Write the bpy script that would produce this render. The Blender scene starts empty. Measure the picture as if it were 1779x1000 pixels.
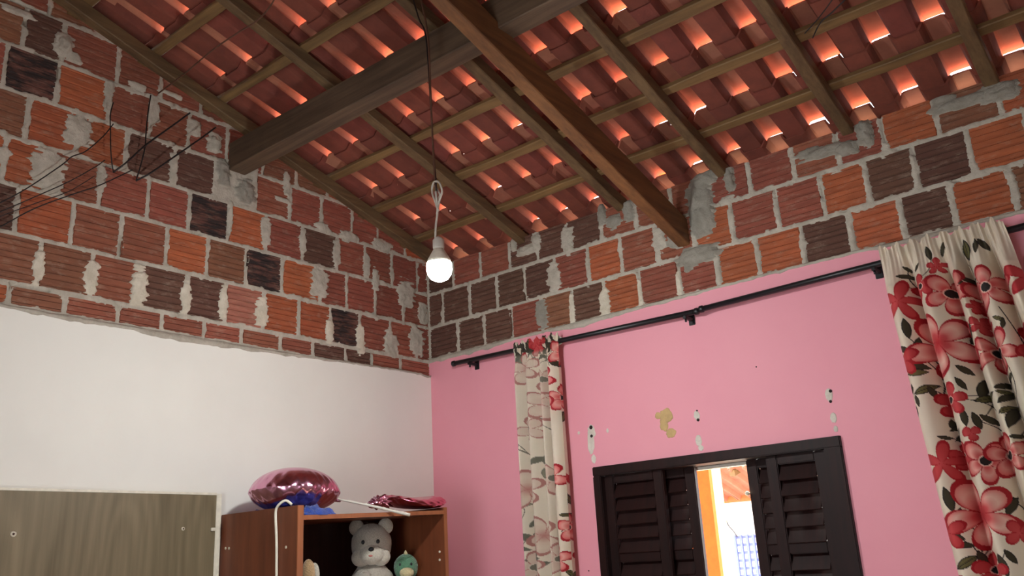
import bpy, bmesh, math, random
import numpy as np
from mathutils import Vector, Matrix, noise as mn

# ------------------------------------------------------------------ camera, world, light
Z0 = 2.75                      # height of the top of the painted wall courses above the floor
F_PX = 1531.2
CAM = Vector((3.5679, -3.6683, Z0 - 1.1471))
YAW, PITCH, ROLL = -0.672258, 0.300010, -0.056585

def cam_axes():
    cy, sy, cp, sp = math.cos(YAW), math.sin(YAW), math.cos(PITCH), math.sin(PITCH)
    d = Vector((sy * cp, cy * cp, sp)); r = Vector((cy, -sy, 0)); u = r.cross(d)
    cr, sr = math.cos(ROLL), math.sin(ROLL)
    return r * cr + u * sr, u * cr - r * sr, d

AX_R, AX_U, AX_D = cam_axes()

def at(u, v, axis, val):
    """point of the place seen at photo pixel (u, v) on the plane axis = val"""
    D = AX_D + AX_R * ((u - 889.5) / F_PX) - AX_U * ((v - 500) / F_PX)
    return CAM + D * ((val - CAM[axis]) / D[axis])

S = 0.30                       # roof pitch (rise per metre)
def on_roof(u, v, zb):
    D = AX_D + AX_R * ((u - 889.5) / F_PX) - AX_U * ((v - 500) / F_PX)
    t = (zb + Z0 - S * CAM.y - CAM.z) / (D.z + S * D.y)
    return CAM + D * t

scene = bpy.context.scene
COL = scene.collection
cam_data = bpy.data.cameras.new('camera')
cam = bpy.data.objects.new('camera', cam_data)
COL.objects.link(cam)
cam.matrix_world = Matrix.Translation(CAM) @ Matrix((AX_R, AX_U, -AX_D)).transposed().to_4x4()
cam_data.sensor_width = 36.0
cam_data.lens = F_PX / 1779 * 36.0
cam_data.clip_start = 0.05
scene.camera = cam

scene.view_settings.view_transform = 'Standard'
scene.view_settings.look = 'None'
scene.view_settings.gamma = 1.0
scene.view_settings.use_curve_mapping = False
scene.view_settings.exposure = 0.0
scene.cycles.use_denoising = True
scene.cycles.max_bounces = 7
scene.cycles.diffuse_bounces = 5
scene.cycles.use_adaptive_sampling = True
scene.cycles.adaptive_threshold = 0.04
scene.cycles.sample_clamp_indirect = 12.0

SKY = 6.0
SUN = 68.0
BULB = 610.0
DOOR_FILL = 17.0

world = bpy.data.worlds.new('sky'); scene.world = world
world.use_nodes = True
wn = world.node_tree.nodes['Background']
wn.inputs['Color'].default_value = (0.86, 0.93, 1.0, 1)
wn.inputs['Strength'].default_value = SKY

sun_d = bpy.data.lights.new('sun', 'SUN'); sun_d.energy = SUN; sun_d.angle = 0.01; sun_d.color = (1.0, 0.93, 0.82)
sun = bpy.data.objects.new('sun', sun_d); COL.objects.link(sun)
sun.rotation_euler = Vector((0.30, -0.85, -0.90)).to_track_quat('-Z', 'Y').to_euler()
sun.location = (0, 9, 9)

# area lamp added as daylight fill in an unseen doorway behind the camera
fill_lamp_d = bpy.data.lights.new('doorway_fill', 'AREA'); fill_lamp_d.shape = 'RECTANGLE'
fill_lamp_d.size, fill_lamp_d.size_y, fill_lamp_d.energy, fill_lamp_d.color = 1.3, 2.1, DOOR_FILL, (1.0, 0.97, 0.92)
fill_lamp = bpy.data.objects.new('doorway_fill', fill_lamp_d); COL.objects.link(fill_lamp)
fill_lamp.location = (2.6, -5.02, 1.08); fill_lamp.rotation_euler = (math.radians(90), 0, 0)

# ------------------------------------------------------------------ helpers
rnd = random.Random(7)
def lin(c):
    return tuple((x / 255 / 12.92) if x / 255 <= 0.04045 else ((x / 255 + 0.055) / 1.055) ** 2.4 for x in c) + (1.0,)

class NT:
    def __init__(self, name):
        self.m = bpy.data.materials.new(name); self.m.use_nodes = True
        self.t = self.m.node_tree; self.b = self.t.nodes['Principled BSDF']
    def n(self, kind, **kw):
        nd = self.t.nodes.new(kind)
        for k, v in kw.items():
            if k in nd.inputs: nd.inputs[k].default_value = v
            else: setattr(nd, k, v)
        return nd
    def l(self, a, b): self.t.links.new(a, b)
    def coords(self, scale=(1, 1, 1), out='Object'):
        tc = self.n('ShaderNodeTexCoord'); mp = self.n('ShaderNodeMapping')
        mp.inputs['Scale'].default_value = scale
        self.l(tc.outputs[out], mp.inputs['Vector']); return mp.outputs['Vector']
    def noise(self, vec, scale, detail=4, rough=0.6):
        nd = self.n('ShaderNodeTexNoise'); nd.inputs['Scale'].default_value = scale
        nd.inputs['Detail'].default_value = detail; nd.inputs['Roughness'].default_value = rough
        if vec is not None: self.l(vec, nd.inputs['Vector'])
        return nd.outputs['Fac']
    def ramp(self, fac, stops):
        nd = self.n('ShaderNodeValToRGB'); e = nd.color_ramp.elements
        while len(e) < len(stops): e.new(0.5)
        for i, (p, c) in enumerate(stops): e[i].position = p; e[i].color = c
        self.l(fac, nd.inputs['Fac']); return nd.outputs['Color']
    def mix(self, fac, a, b, mode='MIX'):
        nd = self.n('ShaderNodeMix', data_type='RGBA', blend_type=mode)
        for sock, val in ((nd.inputs[0], fac), (nd.inputs[6], a), (nd.inputs[7], b)):
            if isinstance(val, (int, float, tuple)): sock.default_value = val
            else: self.l(val, sock)
        return nd.outputs[2]
    def bump(self, h, strength, dist=0.01):
        nd = self.n('ShaderNodeBump'); nd.inputs['Strength'].default_value = strength
        nd.inputs['Distance'].default_value = dist
        self.l(h, nd.inputs['Height']); self.l(nd.outputs['Normal'], self.b.inputs['Normal'])
    def base(self, c):
        if isinstance(c, tuple): self.b.inputs['Base Color'].default_value = c
        else: self.l(c, self.b.inputs['Base Color'])
    def rough(self, r): self.b.inputs['Roughness'].default_value = r

def mat_plain(name, c, rough=0.6, metal=0.0, vary=0.12, scale=30, bump=0.0):
    t = NT(name); v = t.coords(); f = t.noise(v, scale)
    a = lin(c); d = tuple(x * (1 - vary) for x in a[:3]) + (1,); u = tuple(min(1, x * (1 + vary)) for x in a[:3]) + (1,)
    t.base(t.ramp(f, [(0.3, d), (0.7, u)])); t.rough(rough); t.b.inputs['Metallic'].default_value = metal
    if bump: t.bump(f, bump)
    return t.m

def mat_wood(name, dark, light, axis, rough=0.7, k=1.0, bump=0.25):
    t = NT(name); sc = [38 * k] * 3; sc[axis] = 2.2 * k
    v = t.coords(tuple(sc)); f = t.noise(v, 1.0, 6, 0.65)
    v2 = t.coords(); g = t.noise(v2, 3.0, 3)
    c = t.ramp(f, [(0.32, lin(dark)), (0.68, lin(light))])
    t.base(t.mix(0.35, c, t.ramp(g, [(0.35, lin(dark)), (0.7, lin(light))]))); t.rough(rough); t.bump(f, bump, 0.004)
    return t.m

def mat_brick(name, char=0.0):
    t = NT(name); oi = t.n('ShaderNodeObjectInfo')
    tc = t.n('ShaderNodeTexCoord'); gm = t.n('ShaderNodeNewGeometry')
    v = t.coords(); mp = t.n('ShaderNodeMapping'); mp.inputs['Scale'].default_value = (7, 7, 40)
    t.l(gm.outputs['Position'], mp.inputs['Vector'])
    f = t.noise(mp.outputs['Vector'], 1.0, 5); mp3 = t.n('ShaderNodeMapping'); mp3.inputs['Scale'].default_value = (9, 9, 30); t.l(gm.outputs['Position'], mp3.inputs['Vector'])
    g = t.noise(mp3.outputs['Vector'], 1.3, 6, 0.75)
    mp2 = t.n('ShaderNodeMapping'); mp2.inputs['Scale'].default_value = (5, 5, 26); t.l(gm.outputs['Position'], mp2.inputs['Vector'])
    g2 = t.noise(mp2.outputs['Vector'], 1.6, 4, 0.7)
    c = t.mix(t.ramp(f, [(0.3, (0, 0, 0, 1)), (0.75, (1, 1, 1, 1))]), t.mix(0.45, oi.outputs['Color'], (0.05, 0.02, 0.015, 1)), oi.outputs['Color'])
    # lime dust
    c = t.mix(t.ramp(g, [(0.52, (0, 0, 0, 1)), (0.78, (.42, .42, .42, 1))]), c, lin((190, 170, 150)))
    if char:
        c = t.mix(t.ramp(g2, [(0.44, (.92, .92, .92, 1)), (0.60, (.12, .12, .12, 1))]), c, lin((34, 30, 30)))
    t.base(c); t.rough(0.9); t.bump(g, 0.35, 0.004)
    return t.m

def mat_mortar(name, a, b):
    t = NT(name); gm = t.n('ShaderNodeNewGeometry')
    f = t.noise(gm.outputs['Position'], 14, 6, 0.7); g = t.noise(gm.outputs['Position'], 90, 3)
    t.base(t.ramp(f, [(0.3, lin(a)), (0.7, lin(b))])); t.rough(0.95); t.bump(g, 0.6, 0.006)
    return t.m

def mat_paint(name, c, stain, amount=0.25, scale=2.2):
    t = NT(name); gm = t.n('ShaderNodeNewGeometry')
    f = t.noise(gm.outputs['Position'], scale, 5, 0.6); g = t.noise(gm.outputs['Position'], 60, 3)
    t.base(t.mix(t.ramp(f, [(0.42, (0, 0, 0, 1)), (0.75, (amount,) * 3 + (1,))]), lin(c), lin(stain)))
    t.rough(0.62); t.bump(g, 0.12, 0.003)
    return t.m

def mat_clay(name, A, B, C2, D2):
    t = NT(name); oi = t.n('ShaderNodeObjectInfo'); gm = t.n('ShaderNodeNewGeometry')
    f = t.noise(gm.outputs['Position'], 11, 5, 0.65); g = t.noise(gm.outputs['Position'], 120, 3)
    a = t.ramp(oi.outputs['Random'], [(0.0, lin(A)), (0.5, lin(B)), (1.0, lin(C2))])
    t.base(t.mix(t.ramp(f, [(0.4, (0, 0, 0, 1)), (0.75, (.5, .5, .5, 1))]), a, lin(D2))); t.rough(0.85); t.bump(g, 0.25, 0.003)
    return t.m

def mat_attr(name, rough=0.85):
    t = NT(name); a = t.n('ShaderNodeVertexColor'); a.layer_name = 'print'
    gm = t.n('ShaderNodeNewGeometry'); g = t.noise(gm.outputs['Position'], 400, 2)
    t.base(a.outputs['Color']); t.rough(rough); t.bump(g, 0.15, 0.002)
    tr = t.n('ShaderNodeBsdfTranslucent'); t.l(a.outputs['Color'], tr.inputs['Color'])
    ms = t.n('ShaderNodeMixShader'); ms.inputs[0].default_value = 0.15
    out = t.t.nodes['Material Output']
    t.l(t.b.outputs[0], ms.inputs[1]); t.l(tr.outputs[0], ms.inputs[2]); t.l(ms.outputs[0], out.inputs['Surface'])
    return t.m

BASE = {}
def obj(name, verts, faces, mat=None, parent=None, smooth=False, mesh=None, loc=None):
    if mesh is None:
        mesh = bpy.data.meshes.new(name)
        if loc is not None:
            L = Vector(loc); verts = [Vector(v) - L for v in verts]
        mesh.from_pydata([tuple(v) for v in verts], [], faces)
        mesh.update()
        if smooth: mesh.shade_smooth()
        if mat: mesh.materials.append(mat)
    o = bpy.data.objects.new(name, mesh); COL.objects.link(o)
    if loc is not None: o.location = loc
    if parent is not None:
        o.parent = parent; o.matrix_parent_inverse = Matrix.Translation(-BASE.get(parent.name, Vector()))
    BASE[o.name] = Vector(loc) if loc is not None else Vector()
    return o

def recalc(o):
    bm = bmesh.new(); bm.from_mesh(o.data); bmesh.ops.recalc_face_normals(bm, faces=bm.faces); bm.to_mesh(o.data); bm.free()
    return o

def tag(o, label=None, cat=None, group=None, kind=None):
    if label: o['label'] = label
    if cat: o['category'] = cat
    if group: o['group'] = group
    if kind: o['kind'] = kind
    return o

def thing(name, loc, label, cat, group=None):
    o = bpy.data.objects.new(name, None); COL.objects.link(o); o.location = loc; o.empty_display_size = 0.1
    BASE[o.name] = Vector(loc)
    return tag(o, label, cat, group)

def structure(name, label=None):
    o = bpy.data.objects.new(name, None); COL.objects.link(o); BASE[o.name] = Vector()
    o.empty_display_size = 0.1
    return tag(o, label, None, None, 'structure')

def box_vf(x0, x1, y0, y1, z0, z1):
    v = [(x, y, z) for x in (x0, x1) for y in (y0, y1) for z in (z0, z1)]
    f = [(0, 1, 3, 2), (4, 6, 7, 5), (0, 4, 5, 1), (2, 3, 7, 6), (0, 2, 6, 4), (1, 5, 7, 3)]
    return v, f

def box(name, x0, x1, y0, y1, z0, z1, mat, parent=None, bevel=0.0):
    v, f = box_vf(x0, x1, y0, y1, z0, z1)
    o = obj(name, v, f, mat, parent)
    if bevel:
        bm = bmesh.new(); bm.from_mesh(o.data)
        bmesh.ops.bevel(bm, geom=bm.edges[:], offset=bevel, segments=2, affect='EDGES')
        bm.to_mesh(o.data); bm.free()
    return o

def boxes(name, lst, mat, parent=None):
    V, Fc = [], []
    for b in lst:
        v, f = box_vf(*b); n = len(V); V += v; Fc += [tuple(i + n for i in q) for q in f]
    return obj(name, V, Fc, mat, parent)

def bar(name, p0, p1, w, h, mat, parent=None, up=(0, 0, 1), bevel=0.004, wob=0.0, seg=1, seed=0):
    """timber from p0 to p1 (centre line), w across, h high, slightly uneven"""
    p0, p1 = Vector(p0), Vector(p1); d = (p1 - p0).normalized()
    side = d.cross(Vector(up)).normalized(); upv = side.cross(d).normalized()
    r = random.Random(seed); V, Fc = [], []
    for i in range(seg + 1):
        c = p0.lerp(p1, i / seg); ww, hh = w * (1 + r.uniform(-wob, wob)), h * (1 + r.uniform(-wob, wob) * 0.6)
        c = c + side * r.uniform(-wob, wob) * w * 0.35
        b = min(bevel, w * 0.3)
        for (a, e) in ((-1, -1), (1, -1), (1, 1), (-1, 1)):
            V.append(c + side * (a * (ww / 2 - b)) + upv * (e * hh / 2)) if (a * e) > 0 else V.append(c + side * (a * ww / 2) + upv * (e * (hh / 2 - b)))
            V.append(c + side * (a * ww / 2) + upv * (e * (hh / 2 - b))) if (a * e) > 0 else V.append(c + side * (a * (ww / 2 - b)) + upv * (e * hh / 2))
    # reorder ring by angle
    out = []
    for i in range(seg + 1):
        ring = V[i * 8:(i + 1) * 8]; c = sum(ring, Vector()) / 8
        ring.sort(key=lambda q: math.atan2((q - c).dot(upv), (q - c).dot(side))); out += ring
    for i in range(seg):
        for k in range(8):
            a, b2 = i * 8 + k, i * 8 + (k + 1) % 8
            Fc.append((a, b2, b2 + 8, a + 8))
    Fc.append(tuple(range(8))); Fc.append(tuple(seg * 8 + k for k in range(8)))
    return recalc(obj(name, out, Fc, mat, parent))

def smooth_path(pts, n=6):
    pts = [Vector(p) for p in pts]; out = []
    if len(pts) < 3: return pts
    for i in range(len(pts) - 1):
        p0, p1, p2, p3 = pts[max(i - 1, 0)], pts[i], pts[i + 1], pts[min(i + 2, len(pts) - 1)]
        for k in range(n):
            t = k / n
            out.append(0.5 * ((2 * p1) + (p2 - p0) * t + (2 * p0 - 5 * p1 + 4 * p2 - p3) * t * t + (3 * p1 - p0 - 3 * p2 + p3) * t ** 3))
    return out + [pts[-1]]

def tube(name, pts, r, mat, parent=None, sides=8, smooth=True, n=6, rad=None, loc=None):
    pts = smooth_path(pts, n); V, Fc = [], []; ref = Vector((0.31, 0.57, 0.76))
    for i, p in enumerate(pts):
        d = (pts[min(i + 1, len(pts) - 1)] - pts[max(i - 1, 0)]).normalized()
        a = d.cross(ref).normalized(); b = d.cross(a)
        rr = r if rad is None else rad(i / max(1, len(pts) - 1)) * r
        for k in range(sides):
            t = 2 * math.pi * k / sides; V.append(p + a * (math.cos(t) * rr) + b * (math.sin(t) * rr))
    for i in range(len(pts) - 1):
        for k in range(sides):
            k2 = (k + 1) % sides; Fc.append((i * sides + k, i * sides + k2, (i + 1) * sides + k2, (i + 1) * sides + k))
    Fc.append(tuple(range(sides))[::-1]); m = (len(pts) - 1) * sides; Fc.append(tuple(m + k for k in range(sides)))
    return recalc(obj(name, V, Fc, mat, parent, smooth, loc=loc))

def lathe(name, prof, mat, parent, centre, axis=(0, 0, 1), seg=24, smooth=True):
    """profile (radius, height) turned about an axis through centre"""
    ax = Vector(axis).normalized(); a = ax.cross(Vector((0.3, 1, 0.2))).normalized(); b = ax.cross(a); c = Vector(centre); V, Fc = [], []
    for (r, h) in prof:
        for k in range(seg):
            t = 2 * math.pi * k / seg; V.append(c + ax * h + a * (r * math.cos(t)) + b * (r * math.sin(t)))
    for i in range(len(prof) - 1):
        for k in range(seg):
            k2 = (k + 1) % seg; Fc.append((i * seg + k, i * seg + k2, (i + 1) * seg + k2, (i + 1) * seg + k))
    Fc.append(tuple(range(seg))); Fc.append(tuple((len(prof) - 1) * seg + k for k in range(seg)))
    return recalc(obj(name, V, Fc, mat, parent, smooth))

def blob_ellipsoid(name, c, r, mat, parent, seg=20, rings=14, noise_amp=0.0, shape=None, rot=None, seed=0):
    V, Fc = [], []; c = Vector(c); R = rot or Matrix.Identity(3)
    for i in range(rings + 1):
        ph = math.pi * i / rings
        for k in range(seg):
            t = 2 * math.pi * k / seg
            p = Vector((math.sin(ph) * math.cos(t), math.sin(ph) * math.sin(t), math.cos(ph)))
            f = 1 + (noise_amp * mn.noise(p * 2.5 + Vector((seed, seed * 2, 0))) if noise_amp else 0)
            q = Vector((p.x * r[0], p.y * r[1], p.z * r[2])) * f
            if shape: q = shape(q)
            V.append(c + R @ q)
    for i in range(rings):
        for k in range(seg):
            k2 = (k + 1) % seg; Fc.append((i * seg + k, i * seg + k2, (i + 1) * seg + k2, (i + 1) * seg + k))
    o = obj(name, V, Fc, mat, parent, True)
    bm = bmesh.new(); bm.from_mesh(o.data); bmesh.ops.remove_doubles(bm, verts=bm.verts, dist=1e-6)
    bmesh.ops.recalc_face_normals(bm, faces=bm.faces); bm.to_mesh(o.data); bm.free()
    return o

# ------------------------------------------------------------------ materials
M = {}
M['brick'] = mat_brick('brick_clay'); M['brick_char'] = mat_brick('brick_charred', 1.0)
M['mortar'] = mat_mortar('mortar', (160, 152, 138), (196, 188, 174))
M['mortar_light'] = mat_mortar('lime_mortar', (186, 178, 160), (222, 214, 198))
M['mortar_dark'] = mat_mortar('smooth_cement', (132, 127, 116), (160, 154, 143))
def mat_mortar_bed():
    t = NT('mortar_joint'); gm = t.n('ShaderNodeNewGeometry'); a = t.n('ShaderNodeVertexColor'); a.layer_name = 'mix'
    sp = t.n('ShaderNodeSeparateColor'); t.l(a.outputs['Color'], sp.inputs[0])
    f = t.noise(gm.outputs['Position'], 14, 6, 0.7); g = t.noise(gm.outputs['Position'], 90, 3)
    c = t.ramp(f, [(0.3, lin((164, 156, 142))), (0.7, lin((202, 194, 180)))])
    c = t.mix(sp.outputs[0], c, t.ramp(f, [(0.3, lin((192, 182, 162))), (0.7, lin((226, 217, 200)))]))
    c = t.mix(sp.outputs[1], c, t.ramp(f, [(0.3, lin((130, 125, 114))), (0.7, lin((158, 152, 141)))]))
    t.base(c); t.rough(0.95); t.bump(g, 0.6, 0.006); return t.m
M['mortar_bed'] = mat_mortar_bed()
M['white'] = mat_paint('white_paint', (240, 238, 230), (224, 220, 212), 0.35, 1.8)
M['pink'] = mat_paint('pink_paint', (236, 158, 172), (228, 144, 162), 0.35, 2.4)
M['plaster'] = mat_paint('plaster_plain', (200, 190, 178), (180, 170, 160))
M['floor'] = mat_plain('floor_tile', (132, 118, 104), 0.35, vary=0.06, scale=3)
M['clay'] = mat_clay('roof_clay', (118, 62, 49), (136, 72, 55), (126, 62, 53), (84, 42, 37))
M['clay_glow'] = mat_clay('glow_roof_clay', (166, 108, 86), (184, 124, 98), (172, 106, 86), (138, 82, 66))  # cover tiles lightened: daylight glow at the tile ends put into the colour
M['rafter'] = mat_wood('rafter_wood', (74, 54, 34), (124, 98, 66), 1)
M['batten'] = mat_wood('batten_wood', (88, 64, 36), (144, 112, 70), 0)
M['purlin'] = mat_wood('purlin_wood', (62, 47, 36), (112, 90, 68), 0)
M['beam'] = mat_wood('beam_wood', (84, 52, 28), (138, 92, 52), 1)
M['window'] = mat_wood('varnished_wood', (22, 9, 9), (44, 17, 14), 2, 0.5)
M['window'].node_tree.nodes['Principled BSDF'].inputs['Specular IOR Level'].default_value = 0.25
M['black'] = mat_plain('black_metal', (22, 22, 26), 0.4)
M['wire'] = mat_plain('dark_wire', (30, 22, 22), 0.5)
M['wire_brown'] = mat_plain('brown_wire', (92, 60, 44), 0.6)
M['wire_white'] = mat_plain('white_wire', (205, 200, 188), 0.5)
M['cabinet'] = mat_wood('cherry_laminate', (98, 50, 30), (132, 72, 44), 2, 0.45, 0.7, 0.05)
M['cabinet_edge'] = mat_wood('cherry_edge', (136, 78, 46), (168, 102, 64), 2, 0.5, 0.7, 0.05)
M['back_board'] = mat_wood('cabinet_back', (60, 38, 34), (80, 52, 44), 2, 0.6)
M['trim_white'] = mat_plain('white_edging', (232, 226, 208), 0.5)
M['screw'] = mat_plain('screw_cap', (205, 196, 176), 0.4)
M['hole'] = mat_plain('hole_dark', (36, 26, 24), 0.9)

def mat_grey_wood():
    t = NT('grey_wood_laminate'); v = t.coords((1, 2.6, 0.62))
    q = t.noise(v, 1.0, 2, 0.4); ml = t.n('ShaderNodeMath', operation='MULTIPLY'); ml.inputs[1].default_value = 95.0; t.l(q, ml.inputs[0])
    sn = t.n('ShaderNodeMath', operation='SINE'); t.l(ml.outputs[0], sn.inputs[0]); w = t.n('ShaderNodeMapRange'); w.inputs['From Min'].default_value = -1.0; t.l(sn.outputs[0], w.inputs['Value'])
    v2 = t.coords((1, 42, 1.6)); f = t.noise(v2, 1, 6, 0.65); v3 = t.coords((1, 6, 0.3)); g = t.noise(v3, 1, 3)
    c = t.ramp(w.outputs[0], [(0.0, lin((112, 100, 75))), (1.0, lin((142, 128, 101)))])
    c = t.mix(0.5, c, t.ramp(f, [(0.3, lin((92, 81, 58))), (0.72, lin((146, 131, 102)))]))
    t.base(t.mix(0.3, c, t.ramp(g, [(0.35, lin((86, 75, 52))), (0.65, lin((146, 131, 104)))]))); t.rough(0.5)
    return t.m
M['grey_wood'] = mat_grey_wood()

def mat_foil(name, c):
    t = NT(name); t.base(lin(c)); t.rough(0.21); t.b.inputs['Metallic'].default_value = 1.0
    v = t.coords(); t.bump(t.noise(v, 22, 4), 0.25, 0.006)
    return t.m
M['foil'] = mat_foil('pink_foil', (222, 160, 188)); M['foil_red'] = mat_foil('rose_foil', (218, 122, 146))

def mat_plush(name, c):
    t = NT(name); v = t.coords(); f = t.noise(v, 160, 3); a = lin(c)
    t.base(t.ramp(f, [(0.3, tuple(x * 0.75 for x in a[:3]) + (1,)), (0.7, a)])); t.rough(1.0)
    t.b.inputs['Sheen Weight'].default_value = 0.4; t.bump(f, 0.8, 0.006)
    return t.m
M['plush_grey'] = mat_plush('grey_plush', (186, 178, 164)); M['plush_light'] = mat_plush('light_plush', (212, 206, 190))
M['plush_green'] = mat_plush('green_plush', (92, 140, 108)); M['plush_cream'] = mat_plush('cream_plush', (222, 206, 158))
M['plush_beige'] = mat_plush('beige_plush', (206, 172, 128)); M['cloth_blue'] = mat_plush('blue_cloth', (34, 74, 168))
M['plush_pink'] = mat_plush('pink_plush', (206, 120, 110))

def mat_emit(name, c, s):
    t = NT(name); t.b.inputs['Emission Color'].default_value = c; t.b.inputs['Emission Strength'].default_value = s
    t.base(c); return t.m
M['bulb'] = mat_emit('lit_bulb', (0.97, 1.0, 0.985, 1), BULB)
M['curtain'] = mat_attr('floral_cotton')

# ------------------------------------------------------------------ setting: floor and walls
XR, YF, RIDGE_Y = 4.45, -5.0, -2.95
tag(box('floor', -0.3, XR + 0.2, YF - 0.2, 0.0, -0.1, 0.0, M['floor']), 'pale floor of the room', kind='structure')

wall_left = structure('wall_left', 'white painted wall with bare red brick gable above')
wall_back = structure('wall_back', 'pink painted wall with bare red brick courses above')
H = 0.205
def gable(y): return (0.64 - S * y) if y > RIDGE_Y else 0.64 - S * (2 * RIDGE_Y - y)

# body of the left wall (behind the bricks) with its gable
def prism_x(name, poly, x0, x1, mat, parent):
    n = len(poly); V = [(x0, y, z) for y, z in poly] + [(x1, y, z) for y, z in poly]
    Fc = [tuple(range(n)), tuple(range(n, 2 * n))[::-1]] + [(i, (i + 1) % n, (i + 1) % n + n, i + n) for i in range(n)]
    return recalc(obj(name, V, Fc, mat, parent))
def prism_y(name, poly, y0, y1, mat, parent):
    n = len(poly); V = [(x, y0, z) for x, z in poly] + [(x, y1, z) for x, z in poly]
    Fc = [tuple(range(n)), tuple(range(n, 2 * n))[::-1]] + [(i, (i + 1) % n, (i + 1) % n + n, i + n) for i in range(n)]
    return recalc(obj(name, V, Fc, mat, parent))

gpoly = [(0.14, 0), (0.14, Z0 + 0.57), (0, Z0 + gable(0)), (RIDGE_Y, Z0 + gable(RIDGE_Y)), (YF, Z0 + gable(YF)), (YF, 0)]
prism_x('masonry', gpoly, -0.15, -0.02, M['mortar'], wall_left)

def ragged(edge, amp, step, seed):
    """resample a polyline (a, z) with a torn edge"""
    out = []
    for (a0, z0), (a1, z1) in zip(edge[:-1], edge[1:]):
        n = max(1, int(abs(a1 - a0) / step))
        for i in range(n):
            t = i / n; a = a0 + (a1 - a0) * t; z = z0 + (z1 - z0) * t
            j = mn.noise(Vector((a * 11, seed, 0))) * amp + mn.noise(Vector((a * 37, seed, 5))) * amp * 0.6 + mn.noise(Vector((a * 90, seed, 9))) * amp * 0.3
            out.append((a, z + j))
    out.append(edge[-1]); return out

paint_edge = [(YF, -0.105), (-2.4, -0.10), (-2.145, -0.111), (-1.83, -0.108), (-1.75, -0.119), (-1.55, -0.121), (-1.28, -0.113), (-1.02, -0.104), (-0.64, -0.092), (-0.22, -0.086), (0.0, -0.092)]
pe = [(y, z + Z0) for y, z in ragged(paint_edge, 0.010, 0.012, 3)]
prism_x('white_plaster', [(0.0, 0.0), (YF, 0.0)] + pe, -0.02, 0.014, M['white'], wall_left)

# the pink wall with its window opening
WX0, WX1, WZ1, WZ0 = 1.106, 2.325, Z0 - 0.731, Z0 - 1.83
pink_edge = [(XR, 0.004), (3.14, 0.004), (2.98, 0.008), (2.77, -0.003), (2.54, 0.011), (2.28, 0.014), (1.88, 0.010), (1.41, 0.002), (1.05, -0.012), (0.9, 0.002), (0.67, 0.008), (0.46, -0.006), (0.24, -0.005), (0.0, -0.008)]
pk = [(x, z + Z0) for x, z in ragged(pink_edge, 0.009, 0.012, 21)]
pink_poly_top = [(0.0, WZ1), (XR, WZ1)] + pk
prism_y('pink_plaster', pink_poly_top, -0.012, 0.02, M['pink'], wall_back)
boxes('pink_plaster', [(0.0, WX0, -0.012, 0.02, 0, WZ1), (WX1, XR, -0.012, 0.02, 0, WZ1), (WX0, WX1, -0.012, 0.02, 0, WZ0)], M['pink'], wall_back)
boxes('masonry', [(-0.15, WX0, 0.02, 0.14, 0, WZ1), (WX1, XR + .1, 0.02, 0.14, 0, WZ1), (WX0, WX1, 0.02, 0.14, 0, WZ0), (-0.15, XR + .1, 0.02, 0.14, WZ1, Z0 + 0.575)], M['mortar'], wall_back)

M['outer'] = mat_plain('outer_bounce_coat', (104, 62, 48), 0.9)  # unseen dark coat, added to cut light bouncing off the outer wall
boxes('outer_bounce_coat', [(-0.3, WX0, 0.14, 0.15, 0, WZ1), (WX1, XR + .14, 0.14, 0.15, 0, WZ1), (WX0, WX1, 0.14, 0.15, 0, WZ0), (-0.3, XR + .14, 0.14, 0.15, WZ1, Z0 + 0.56)], M['outer'], wall_back)

# walls behind the camera, with the doorway that frames the added fill lamp
wall_right = structure('wall_right', 'plain wall to the right of the room')
prism_x('plaster_right', gpoly, XR, XR + 0.14, M['plaster'], wall_right)
wall_front = structure('wall_front', 'plain wall with doorway behind the viewer')
zt = Z0 + gable(YF)
boxes('plaster_front', [(-0.15, 1.9, YF - 0.14, YF, 0, zt), (3.3, XR + .14, YF - 0.14, YF, 0, zt), (1.9, 3.3, YF - 0.14, YF, 2.15, zt)], M['plaster'], wall_front)

# ------------------------------------------------------------------ bricks
O_, B_, D_, R_, K_, W_, C_ = 'O', 'B', 'D', 'R', 'K', 'W', 'C'
TONE = {'O': (182, 98, 62), 'B': (148, 96, 70), 'D': (106, 72, 58), 'R': (160, 88, 70), 'K': (120, 78, 66), 'W': (192, 124, 102), 'C': (156, 90, 68)}

def brick_mesh(seed, grooves=7):
    r = random.Random(seed); prof = [(-0.5, -0.012)]; z = -0.5
    prof.append((-0.488, 0.0))
    for g in range(grooves):
        c = -0.5 + (g + 0.5 + r.uniform(-0.12, 0.12)) / grooves
        d = r.uniform(0.0045, 0.0085)
        prof += [(c - 0.024, 0.0), (c, -d), (c + 0.024, 0.0)]
    prof += [(0.488, 0.0), (0.5, -0.012)]
    V, Fc = [], []
    cuts = (-0.5, -0.485, 0.485, 0.5)
    for u in cuts:
        for (zz, d) in prof:
            V.append((d - (0.006 if abs(u) > 0.49 else 0), u + (r.uniform(-0.012, 0.012) if abs(u) > 0.49 else 0), zz))
    n = len(prof)
    for k in range(3):
        for i in range(n - 1): Fc.append((k * n + i, (k + 1) * n + i, (k + 1) * n + i + 1, k * n + i + 1))
    b = len(V); V += [(-0.035, -0.5, -0.5), (-0.035, -0.5, 0.5), (-0.035, 0.5, 0.5), (-0.035, 0.5, -0.5)]
    Fc += [(b, b + 1) + tuple(range(n - 1, -1, -1)), (b + 3,) + tuple(range(3 * n, 4 * n)) + (b + 2,)]
    Fc += [(b, 0, n, 2 * n, 3 * n, b + 3), (b + 1, b + 2, 4 * n - 1, 3 * n - 1, 2 * n - 1, n - 1)]
    return V, Fc

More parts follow.
